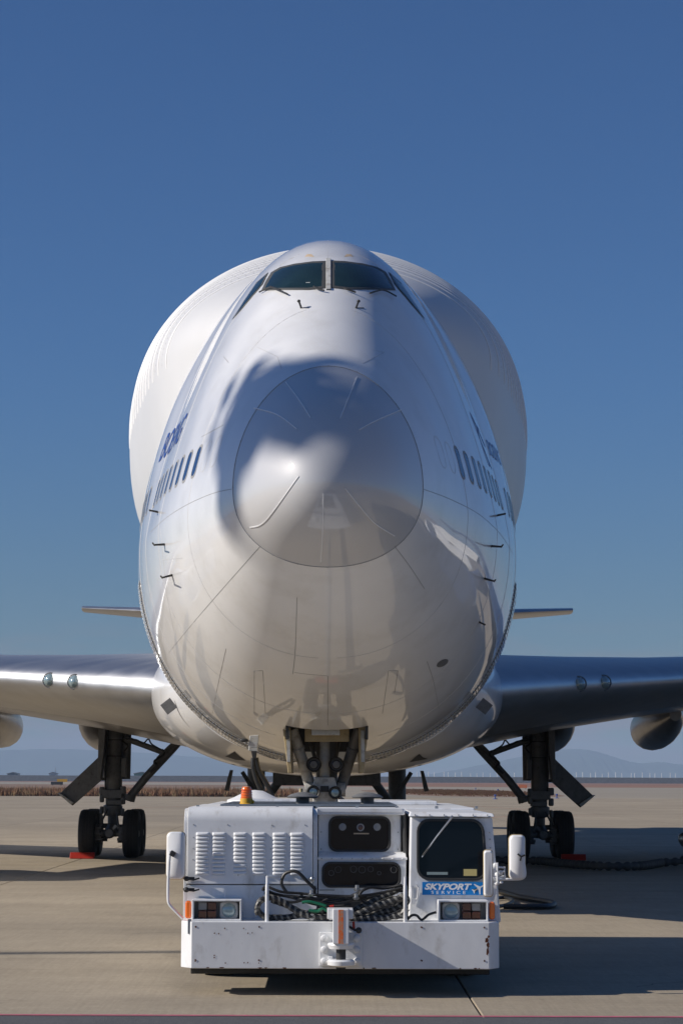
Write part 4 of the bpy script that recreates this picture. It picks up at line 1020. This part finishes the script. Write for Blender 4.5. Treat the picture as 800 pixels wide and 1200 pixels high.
# wheels
for Y in (TY+2.4, TY+6.3):
    for px in (238, 558):
        c = (tx(px), Y, .5); tyre_mb(c, .5, .36).build('tyre', M['tyre'], tug); rim_mb(c, .5, .36).build('wheel_rim', M['tug'], tug)
MB().box(tx(222), tx(576), TY+.35, TY+.6, .17, .4).build('skirt_guard', M['dark'], tug, bevel=.01)
# mirrors
def mirror(px0, px1, py0, py1, Y, th, rot=0, name='mirror'):
    x0, x1, z0, z1 = tx(px0, Y), tx(px1, Y), tz(py1, Y), tz(py0, Y); cx = (x0+x1)/2
    m = Matrix.Rotation(rot, 3, 'Z'); pts = [Vector((x-cx, 0, z)) for x, z in rrect(x0, x1, z0, z1, min(x1-x0, z1-z0)*.28, 6)]
    def tr(k, dy): return [Vector((cx, Y, 0)) + m @ Vector((p.x*k, dy, (p.z-(z0+z1)/2)*(1-(1-k)*.35))) + Vector((0, 0, (z0+z1)/2)) for p in pts]
    mh = MB().loft([tr(.8, 0), tr(.93, .012), tr(1, .04), tr(1, th)]).build('mirror_shell', M['signwhite'], tug, smooth=50)
    MB().tube(tr(1.0, th) + [tr(1.0, th)[0]], .007, 6, False).build('mirror_edge', M['primer'], mh)
    return mh
Ym = TY+.25
mh = mirror(194.5, 216, 975.5, 1031, Ym, .09)
MB().tube([(tx(x, Ym), Ym-.03, tz(y, Ym)) for x, y in curve([(199, 998), (197.5, 1030), (197.5, 1052), (199, 1060), (206, 1068), (215, 1077)], 4)], .0135, 8).build('mirror_arm', M['tug'], tug)
MB().obox((tx(202, Ym), Ym-.02, tz(1001, Ym)), (.05, .05, .05), Matrix.Rotation(R(30), 3, 'Y')).build('mirror_clamp', M['dark'], mh, bevel=.006)
mh2 = mirror(597, 615.5, 978, 1030, Ym, .08)
MB().tube([(tx(x, Ym), Ym+.05, tz(y, Ym)) for x, y in curve([(612, 1000), (615.5, 1022), (612, 1029), (600, 1030), (590, 1030), (578, 1031)], 4)], .012, 8).build('mirror_arm', M['tug'], tug)
m = MB()
for k in range(3): a = R(20+120*k); m.tube([(tx(610, Ym), Ym-.015, tz(1003, Ym)), (tx(610, Ym)+.04*math.cos(a), Ym-.01, tz(1003, Ym)+.04*math.sin(a))], .008, 6)
m.build('mirror_clamp', M['dark'], mh2)
mirror(567, 577, 996, 1050, TY+.05, .05, R(0))
m = MB()
for pts in ([(582, 1010), (582, 1032)], [(575, 1015), (591, 1016), (591, 1029), (582, 1030)], [(575, 1030), (592, 1026)], [(584, 1022), (590, 1020)], [(576, 1018), (581, 1013)], [(580, 1035), (588, 1033)]):
    m.tube([(tx(x, Ym), Ym-.02+.05*math.sin(x), tz(y, Ym)) for x, y in pts], .010, 8)
for x, y in ((580, 1013), (577, 1030), (582, 1034), (586, 1022), (582, 1024)): m.ell((tx(x, Ym), Ym-.02, tz(y, Ym)), (.024, .024, .024), 10, 6)
m.build('mirror_bracket', M['tug'], tug)
# dark glass cab side window
MB().prism([(cr0-.035, YF+.5, 1.1), (cr1-.005, YF+.55, 1.6), (cr1-.005, YF+1.9, 1.6), (cr0-.035, YF+1.9, 1.1)], (.025, 0, 0)).build('side_window', M['glass'], cab)

# ------------------------------------------------------------------ hoses stowed on the bumper shelf
hz = zb1
def hose_path(seed, x0, x1, ya, za, zamp, n=9, yspan=.16):
    rr = random.Random(seed); P = []
    for i in range(n):
        t = i/(n-1); P.append((x0+(x1-x0)*t + rr.uniform(-.02, .02), ya+rr.uniform(-yspan, yspan)*.5, max(hz+.02, za + zamp*math.sin(t*PI*rr.uniform(1, 3)+rr.uniform(0, 6)) + rr.uniform(-.03, .03))))
    return [Vector(p) for p in curve(P, 6)]
def X(px): return tx(px, TY+.2)
def Z(py): return tz(py, TY+.2)
pile = empty('hose_bundle', (X(390), TY+.2, hz), 'tangled black hoses with grey spiral wrap heaped on the tug bumper shelf', 'hose')
def spiral(path, r, mb, pitch=.055, w=.02, th=.003):
    # wrap band that winds round a path
    L_ = [0]
    for a, b in zip(path, path[1:]): L_.append(L_[-1]+(b-a).length)
    tot = L_[-1]; n = int(tot/pitch*10); ref = Vector((0, 0, 1)); vs = []; fs = []; j = 0
    for i in range(n+1):
        d = tot*i/n
        while j < len(L_)-2 and L_[j+1] < d: j += 1
        t = (d-L_[j])/max(L_[j+1]-L_[j], 1e-6); p = path[j].lerp(path[j+1], t); tg = (path[j+1]-path[j]).normalized()
        a = (ref-tg*ref.dot(tg)); a = a.normalized() if a.length > .05 else Vector((0, 1, 0)); b = tg.cross(a); q_ = 2*PI*d/pitch
        rad = a*math.cos(q_)+b*math.sin(q_); c = p+rad*(r+th); vs += [c-tg*w/2, c+tg*w/2, p+rad*r*.9+tg*w/2, p+rad*r*.9-tg*w/2]
        if i: k = 4*(i-1); fs += [(k, k+1, k+5, k+4), (k+1, k+2, k+6, k+5), (k+3, k, k+4, k+7)]
    mb.add(vs, fs)
fat = [[(303, 1072), (302, 1062), (308, 1054), (320, 1052), (334, 1058), (345, 1066), (360, 1073), (385, 1075)],
       [(302, 1066), (310, 1074), (330, 1076), (352, 1072), (372, 1068), (395, 1066)],
       [(318, 1055), (338, 1062), (356, 1070), (378, 1070), (396, 1072)],
       [(405, 1074), (420, 1070), (436, 1062), (450, 1058), (464, 1053), (473, 1048)],
       [(408, 1076), (425, 1076), (445, 1069), (460, 1066), (470, 1060), (477, 1052)],
       [(412, 1068), (428, 1060), (445, 1052), (460, 1046), (472, 1038)],
       [(414, 1077), (435, 1078), (455, 1074), (468, 1072), (476, 1064)]]
for k, P in enumerate(fat):
    path = [Vector((X(x), TY+.12+.05*(k % 3)+.015*math.sin(x*.1), max(Z(y), hz+.03))) for x, y in curve(P, 6)]
    h_ = MB().tube(path, .027, 10).build('wrapped_hose', M['hose'], pile); m = MB(); spiral(path, .027, m, .062, .022); m.build('spiral_wrap', M['hosewrap'], h_, smooth=0)
thin = [[(308, 1044), (312, 1039), (330, 1045), (352, 1047), (380, 1049), (410, 1050), (440, 1047), (470, 1040)], [(310, 1047), (330, 1050), (360, 1052), (395, 1056), (425, 1054), (455, 1045), (472, 1044)],
        [(309, 1041), (320, 1047), (345, 1053), (370, 1060), (390, 1062), (410, 1060)], [(336, 1046), (330, 1036), (333, 1025), (342, 1021), (350, 1023), (360, 1033), (370, 1043)],
        [(312, 1050), (340, 1057), (360, 1054), (380, 1057), (400, 1058), (430, 1050)], [(352, 1047), (358, 1056), (372, 1058), (384, 1054)], [(400, 1055), (420, 1046), (433, 1040), (450, 1041), (470, 1037)],
        [(425, 1043), (421, 1050), (428, 1058), (440, 1060)], [(306, 1052), (301, 1060), (306, 1070), (320, 1078)], [(476, 1048), (479, 1056), (474, 1066), (478, 1076)], [(470, 1050), (460, 1062), (452, 1074), (440, 1079)]]
for k, P in enumerate(thin):
    path = [Vector((X(x), TY+.2+.03*((k*7) % 4-1.5)+.02*math.sin(x*.13+k), max(Z(y), hz+.02))) for x, y in curve(P, 6)]
    MB().tube(path, .0135 if k not in (3,) else .016, 8).build('cable', M['hose'], pile)
for P, mm_ in (([(354, 1057), (362, 1056), (372, 1058), (382, 1061)], 'green'), ([(362, 1066), (372, 1067), (378, 1064), (384, 1067)], 'green'), ([(386, 1062), (391, 1061)], 'redpaint')):
    MB().tube([Vector((X(x), TY+.07, Z(y))) for x, y in curve(P, 5)], .014, 8).build('cable_connector', M[mm_], pile)
for x, y in ((366, 1078), (365, 1050), (417, 1054), (418, 1044)): MB().lathe((X(x), TY+.1, max(Z(y), hz)), (0, 0, 1), [(0, .02), (.02, .035), (.03, .018), (.06, .018)], 10).build('hose_fitting', M['steel'], pile)
# short strap end and wiring on the shelf beside the cab
m = MB().tube([Vector((tx(x), TY+.2, tz(y))) for x, y in curve([(478, 1079), (483, 1074), (489, 1074), (495, 1079), (503, 1073), (512, 1070)], 5)], .012, 8, ).build('strap_end', M['hose'], None, loc=(tx(495), TY+.2, zb1))
tag(m, 'thin black strap end lying on the shelf under the cab', 'strap')

# towbar behind the tug to the nose wheels
tb = empty('towbar', (0, TY+10.2, .5), 'towbar linking the rear of the tug to the nose wheels', 'towbar')
MB().cyl((tx(398), TY+7.9, .6), (0, NGY-.75, .5), .09).build('bar', M['gearpaint'], tb)
MB().box(-.35, .35, NGY-.8, NGY-.66, .4, .6).build('tow_head', M['redpaint'], tb, bevel=.02)

# ------------------------------------------------------------------ ground power lead hanging from the hull
gp = empty('service_lead', tuple(at(300, 880, NY+8.1)), 'white tagged plug and black cables hanging from the hull beside the nose gear', 'cable')
Yp = NY+7.3
MB().prism([at(a, b, Yp) for a, b in ((292.5, 862), (303.5, 861), (302, 881), (291, 880))], (0, .06, 0)).build('plug_tag', M['gearlight'], gp, bevel=.01)
MB().prism([at(a, b, Yp-.004) for a, b in ((293, 870.5), (301.5, 870.5), (301, 875.5), (292.5, 875))], (0, .003, 0)).build('tag_print', M['seam_soft'], gp, smooth=0)
MB().prism([at(a, b, Yp-.03) for a, b in ((294, 880), (301, 880), (300, 889), (296, 889))], (0, .1, 0)).build('plug', M['dark'], gp, bevel=.01)
MB().ell(at(286, 867.5, Yp), (.07, .03, .03), 12, 6).build('socket_cover', M['dark'], gp)
for P in ([(297, 888), (297, 900), (301, 915), (308, 930), (316, 946)], [(300, 888), (303, 902), (311, 916), (318, 930), (321, 946)]):
    MB().tube([at(x, y, Yp+.1) for x, y in curve(P, 5)], .038, 10).build('cable', M['hose'], gp)

# ------------------------------------------------------------------ chocks, ducts and cables on the ground
def chock(px, w, lab):
    p = gnd(px, 1004); c = Vector((p.x, GY-.735-.72, 0)); m = MB()
    m.prism([(c.x-w/2, c.y-.13, .004), (c.x-w/2, c.y+.13, .004), (c.x-w/2, c.y+.08, .16), (c.x-w/2, c.y-.02, .16)], (w, 0, 0))
    o = m.build('wheel_chock', M['redpaint'], None, bevel=.015, loc=(c.x, c.y, .004)); tag(o, lab, 'chock', 'red wheel chocks at the main gear'); return o
chock(104, .62, 'red chock against the outer front tyre of the sunlit wing gear')
chock(658, .62, 'red chock against the outer front tyre of the shaded wing gear')
path = [Vector((p.x, p.y, .105)) for p in [gnd(x, y) for x, y in curve([(560, 1013), (600, 1013.5), (630, 1014), (670, 1018), (710, 1020.5), (750, 1020), (775, 1016)], 8)]]
e = path[-1]
path += [e+Vector((.45, .1, .02)), e+Vector((.8, .2, .18)), e+Vector((1.2, .3, .45))]
du = empty('air_duct', tuple(path[0]-Vector((0, 0, .105))), 'grey ribbed air duct lying on the concrete beside the shaded main gear', 'duct')
L_ = [0]
for a, b in zip(path, path[1:]): L_.append(L_[-1]+(b-a).length)
rg = []; n = int(L_[-1]/.055); fine_p = []
j = 0
for i in range(n+1):
    d = L_[-1]*i/n
    while j < len(L_)-2 and L_[j+1] < d: j += 1
    fine_p.append(path[j].lerp(path[j+1], (d-L_[j])/(L_[j+1]-L_[j])))
MB().tube(fine_p, [.10 if (i % 4) < 2 else .066 for i in range(len(fine_p))], 14).build('ribbed_hose', M['duct'], du, smooth=60)
p = at(797, 985, path[-1].y)
MB().lathe(p, (1, .2, .25), [(-.05, .02), (0, .14), (.02, .16), (.3, .2), (.32, .26), (.6, .28)], 18).build('duct_nozzle', M['steel'], du)
cbp = [gnd(x, y) for x, y in curve([(560, 1042), (590, 1049), (610, 1055), (640, 1060), (649, 1063), (642, 1066), (620, 1066.5), (590, 1066)], 8)]
o = MB().tube([Vector((p.x, p.y, .05)) for p in cbp], .045, 8).build('ground_cable', M['hose'], None, loc=tuple(cbp[0])); tag(o, 'black cable looped on the ground beside the cab side of the tug', 'cable')
cbp = [gnd(x, y) for x, y in curve([(560, 1058), (590, 1055), (600, 1059), (592, 1064), (580, 1066)], 6)]
o = MB().tube([Vector((p.x, p.y, .045)) for p in cbp], .03, 8).build('ground_cable', M['hose'], None, loc=tuple(cbp[0])); tag(o, 'short thin cable curl inside the larger black loop by the tug', 'cable')

# painted taxi lines on the apron
def gline(p, w, m, name='ground_line'):
    mb = MB(); P = [gnd(*q_) for q_ in p]
    for a, b in zip(P, P[1:]):
        d = (b-a).normalized(); c = Vector((-d.y, d.x, 0))*w/2; mb.add([a+c, a-c, b-c, b+c], [(0, 1, 2, 3)])
    for v in mb.v: v.z = .006
    return tag(mb.build(name, m, smooth=0), kind='structure')
gline([(470, 941), (575, 946), (620, 949)], .12, M['redline']); gline([(575, 958), (600, 956.5), (700, 955)], .12, M['redline'])
gline([(160, 947), (270, 943)], .12, M['redline'])

crk = random.Random(11)
for (x, y, n_, hd_) in ((-5.2, 22.5, 16, .5), (4.6, 23.3, 14, 2.2), (-2.6, 30.5, 18, 1.1), (-9, 38, 16, .2), (8.5, 33, 18, 2.6)):
    m = MB(); p = Vector((x, y, .0025)); pts_ = [p.copy()]
    for k in range(n_):
        hd_ += crk.uniform(-.6, .6); p = p + Vector((math.cos(hd_), math.sin(hd_), 0))*crk.uniform(.08, .22); pts_.append(p.copy())
    for a, b in zip(pts_, pts_[1:]):
        c = Vector((-(b-a).y, (b-a).x, 0)).normalized()*.006; m.add([a+c, a-c, b-c, b+c], [(0, 1, 2, 3)])
    m.build('sealed_crack', M['joint'], apron, smooth=0)

# ------------------------------------------------------------------ far things
# dry grass verge: thousands of blades
gm = MB(); rr = random.Random(3)
vs = []; fs = []
for k in range(26000):
    Y = 272 + 75*rr.random()**1.6; x = rr.uniform(-.155*Y-2, -4 - (Y-272)*.0); h_ = rr.uniform(.35, 1.0)*(1.0 if rr.random() > .1 else 1.35); w = rr.uniform(.03, .07); a = rr.uniform(0, PI); lx = rr.uniform(-.25, .25)
    dx, dy = w*math.cos(a), w*math.sin(a); b = len(vs); vs += [(x-dx, Y-dy, -.03), (x+dx, Y+dy, -.03), (x+lx, Y+rr.uniform(-.2, .2), h_)]; fs.append((b, b+1, b+2))
gm.add(vs, fs)
M['grass'] = mat('dry_grass', (.20, .095, .05), .9, var=.5, scale=.6, dirt=(.26, .19, .10), dscale=1.2, dth=(.5, .6))
tag(gm.build('dry_grass', M['grass'], smooth=0), 'reddish dry grass along the far edge of the apron', 'grass', kind='stuff')
gm = MB(); vs = []; fs = []
for k in range(9000):     # low brown patch to the right
    u, v = rr.gauss(0, .4), rr.gauss(0, .4)
    if u*u+v*v > 1: continue
    x, Y = 22+13*u, 400+110*v; h_ = rr.uniform(.1, .3); w = .1; b = len(vs); vs += [(x-w, Y, -.012), (x+w, Y, -.012), (x+rr.uniform(-.2, .2), Y, h_)]; fs.append((b, b+1, b+2))
gm.add(vs, fs); tag(gm.build('dry_grass', M['grass'], smooth=0), 'low brown grass patch on the apron beyond the shaded gear', 'grass', kind='stuff')
pc = MB(); pn_ = [(22+15*math.cos(a)*(1+.12*math.sin(3*a)), 400+125*math.sin(a)*(1+.1*math.cos(2*a)), -.005) for a in [2*PI*k/40 for k in range(40)]]
pc.add([(22, 400, -.005)] + pn_, [(0, 1+k, 1+(k+1) % 40) for k in range(40)]); tag(pc.build('earth_patch', M['earth'], smooth=0), kind='structure')
# sea wall
swm = MB(); prof_ = [(1990, -.1), (2000, 4.2), (2003, 5.0), (2010, 5.0), (2020, -.1)]
xs = [-3000+100*i for i in range(61)]
swm.loft([[Vector((x, y, z + (0 if z < 1 else rr.uniform(-.15, .15)))) for y, z in prof_] for x in xs]); o = swm.build('sea_wall', M['wall'], None, smooth=0, loc=(0, 2000, -.1)); tag(o, 'long low dark sea wall along the horizon', 'sea wall')
# poles along the wall on the right
pole = None
k = 0
for i in range(41):
    px = 488 + 7.9*i + rr.uniform(-2.2, 2.2); x = at(px, 912, 1985).x
    h_ = rr.choice((8.6, 7.2, 9.8, 8.6))
    if pole is None:
        m = MB(); m.cyl((x, 2006, 4.85), (x, 2006, 8.4), .3, .22, 6); m.cyl((x, 2006, 8.4), (x, 2006, 8.9), .42, .3, 6)
        pole = m.build('light_pole', M['signwhite'], None, smooth=0, loc=(x, 2006, 4.85)); o = pole
    else: o = inst(pole, None, (x, 2006, 4.85))
    o.scale = (1, 1, h_/9)
    tag(o, 'small white pole standing in a row on the distant sea wall', 'pole', 'white poles along the sea wall')
# runway signs and marker lights
def board(px, py0, py1, w, m, lab, Y=700, m2=None):
    p = at(px, py1, Y); h_ = (py1-py0)/2720*Y; z0 = -.02
    r_ = empty('guidance_sign', (p.x, Y, z0), lab, 'sign'); ww = w/2720*Y
    MB().box(p.x-ww/2, p.x+ww/2, Y-.15, Y+.15, .25, .25+h_).build('sign_face', m, r_, smooth=0)
    for sx_ in (-.35, .35): MB().cyl((p.x+sx_*ww, Y, z0), (p.x+sx_*ww, Y, .3), .08, n=6).build('leg', M['dark'], r_)
    if m2: MB().box(p.x-ww/2+ww*.5, p.x+ww/2+ww*.35, Y+.3, Y+.5, .25+h_*.9, .25+h_*1.9).build('sign_face', m2, r_, smooth=0)
board(67, 914, 917.5, 14, M['dark'], 'low dark and yellow taxiway sign beyond the dry grass', 700, M['yellow'])
board(612, 918.5, 922.5, 10, M['orange'], 'low orange board on the apron beyond the shaded gear strut', 560)
for px, py, lab in ((580, 936.5, 'tiny blue taxiway light nearest the tug cab'), (652, 935.5, 'tiny blue taxiway light just beyond the hanging gear door'), (557, 926, 'tiny blue taxiway light at the edge of the brown grass patch'), (583, 928, 'tiny blue taxiway light between the grass patch and the gear strut')):
    p = gnd(px, py); m = MB(); m.lathe((p.x, p.y, 0), (0, 0, 1), [(0, .28), (.06, .25), (.08, .06), (.32, .06), (.33, .13), (.5, .12), (.52, .01)], 10)
    tag(m.build('taxiway_light', M['blue'], None, loc=(p.x, p.y, 0)), lab, 'light', 'blue taxiway lights')
def shed(px, Y, w, h_, m, lab, mastr=0):
    x = at(px, 912, Y).x; r_ = empty('distant_building', (x, Y, -.06), lab, 'building')
    MB().prism([(x-w/2, Y, -.06), (x+w/2, Y, -.06), (x+w/2, Y, h_), (x, Y, h_*1.18), (x-w/2, Y, h_)], (0, 14, 0)).build('wall', m, r_, smooth=0)
    MB().prism([(x-w/2-.6, Y-.5, h_), (x, Y-.5, h_*1.18+.1), (x+w/2+.6, Y-.5, h_), (x+w/2+.6, Y-.5, h_+.4), (x, Y-.5, h_*1.18+.6), (x-w/2-.6, Y-.5, h_+.4)], (0, 15, 0)).build('roof', M['gearpaint'], r_, smooth=0)
    for k in range(4): MB().box(x-w/2+w*(.1+.22*k), x-w/2+w*(.22+.22*k), Y-.1, Y, h_*.45, h_*.75).build('window', M['glass'], r_, smooth=0)
    if mastr: MB().cyl((x+w*.3, Y+4, h_), (x+w*.3, Y+4, h_+mastr), .3, .15, 6).build('aerial', M['steel'], r_)
shed(166, 2014, 13, 6.6, M['sea'] if False else M['green'], 'tiny green roofed shed on the horizon behind the sunlit gear brace')
shed(62, 2014, 6, 6.2, M['steel'], 'tiny grey hut with an aerial on the horizon beyond the low taxiway sign', 6)
shed(15, 2014, 9, 6.0, M['gearpaint'], 'tiny dark hut on the horizon nearest the edge of the open apron')
# mountains over the water
def range_(pts, Y, name, depth, seed):
    rr = random.Random(seed); m = MB(); rows = []
    P = curve(pts, 12)
    top = []
    for x_, y_ in P:
        p = at(x_, y_, Y); top.append(Vector((p.x, Y, max(1, p.z) + rr.uniform(-2, 2))))
    def row(k, dy, amp): return [Vector((t.x, t.y+dy, -1 + (t.z+1)*k + (rr.uniform(-amp, amp) if k > 0 else 0))) for t in top]
    rows = [row(0, -depth, 0), row(.35, -depth*.65, 6), row(.7, -depth*.3, 6), top, row(.6, depth*.4, 5), row(0, depth, 0)]
    n = len(top); vs = [v for r_ in rows for v in r_]; fs = [(i*n+j, i*n+j+1, (i+1)*n+j+1, (i+1)*n+j) for i in range(len(rows)-1) for j in range(n-1)]
    m.add(vs, fs); tag(m.build(name, M['hill'], smooth=60), kind='structure')
M['hill'] = mat('forested_hill', (.05, .07, .045), .95, var=.4, scale=.004)
range_([(-700, 905), (-400, 893), (-150, 884), (-20, 880), (60, 878), (130, 880), (220, 886), (330, 897), (420, 908), (460, 913)], 13800, 'mountain', 900, 1)
range_([(470, 913), (540, 901), (590, 891), (630, 882), (660, 878), (690, 879), (715, 886), (745, 894), (775, 893), (810, 896), (900, 890), (1050, 898), (1300, 912)], 13200, 'mountain', 900, 2)

# ------------------------------------------------------------------ apron floodlight mast, sunward of the nose
SH = Vector((-SV.x, -SV.y, 0)).normalized()
def mast(Q, mast_d, rp, label, head, reach):
    hb_ = Vector((Q[0], Q[1], 0)) - SH*mast_d; mb_ = hb_ + Vector((SH.y, -SH.x, 0))*reach; mh_ = Q[2] + mast_d*math.tan(SUN_EL)
    ma = empty('floodlight_mast', tuple(mb_), label, 'light mast')
    MB().lathe(mb_, (0, 0, 1), [(0, rp*1.7), (.1, rp*1.7), (.1, rp), (mh_*.5, rp*.85), (mh_+.8, rp*.7)], 16).build('pole', M['steel'], ma)
    MB().tube([mb_+Vector((0, 0, mh_-1.2)), mb_+Vector((0, 0, mh_-.35)), hb_+Vector((0, 0, mh_-.3))], .1, 8).build('arm', M['steel'], ma); mb_ = hb_
    fr_ = MB(); R_ = 1.2 if head else .6
    for z in (-.3, .1):
        fr_.tube([mb_ + Vector((R_*math.cos(a), R_*math.sin(a), mh_+z)) for a in [2*PI*k/24 for k in range(25)]], .05, 6, False)
        for k in range(8): a = 2*PI*k/8; c = Vector((R_*math.cos(a), R_*math.sin(a), 0)); fr_.tube([mb_+Vector((0, 0, mh_+z)), mb_+c+Vector((0, 0, mh_+z))], .05, 6)
    fr_.build('lamp_platform', M['steel'], ma)
    if head:  # canopy and drum shaped to fill out the shadow on the nose
        MB().lathe(mb_+Vector((0, 0, mh_-1.15)), (0, 0, 1), [(0, .75), (.12, .9), (.5, .98), (1.2, 1.05), (1.45, .8), (1.5, .1)], 24).build('lamp_canopy', M['steel'], ma)
        MB().lathe(mb_+Vector((0, 0, mh_-2.1)), (0, 0, 1), [(0, .3), (.2, .5), (1.9, .5)], 16).build('shadow_drum', M['steel'], ma)
    PU = Vector((SH.y, -SH.x, 0))
    MB().obox(mb_+PU*1.35+Vector((0, 0, mh_-.35)), (.35, .8, 1.15), Matrix.Rotation(SUN_PHI, 3, 'Z')).build('shadow_block', M['steel'], ma, bevel=.04)  # added block that closes a lit gap in the head's cast shadow
    n_ = 9 if head else 4
    for k in range(n_):
        a = 2*PI*(k+.25)/n_; rr_ = R_+.45; c = mb_ + Vector((rr_*math.cos(a), rr_*math.sin(a), mh_-.1-.2*(k % 2))); ro = Matrix.Rotation(a, 3, 'Z') @ Matrix.Rotation(R(35), 3, 'Y')
        MB().obox(c, (.22, .42, .6), ro).build('floodlight', M['seam'], ma, bevel=.04)
mast((-1, 29.75, 7.12), 38.0, .2, 'tall steel floodlight mast with a cluster of lamps on its arm, sunward of the nose', True, 2.1)

# ------------------------------------------------------------------ sea air
hz_ = MB().box(-7000, 7000, -700, 15200, -2.5, 240)
hm = bpy.data.materials.new('sea_haze'); hm.use_nodes = True; t = hm.node_tree; t.nodes.clear()
vo = N(t, 'ShaderNodeVolumePrincipled'); vo.inputs['Color'].default_value = (.55, .72, .95, 1); vo.inputs['Density'].default_value = 1.1e-4; vo.inputs['Anisotropy'].default_value = .0
mo = N(t, 'ShaderNodeOutputMaterial'); t.links.new(vo.outputs[0], mo.inputs['Volume'])
HAZE = True
if HAZE: tag(hz_.build('haze', hm, smooth=0), kind='stuff')
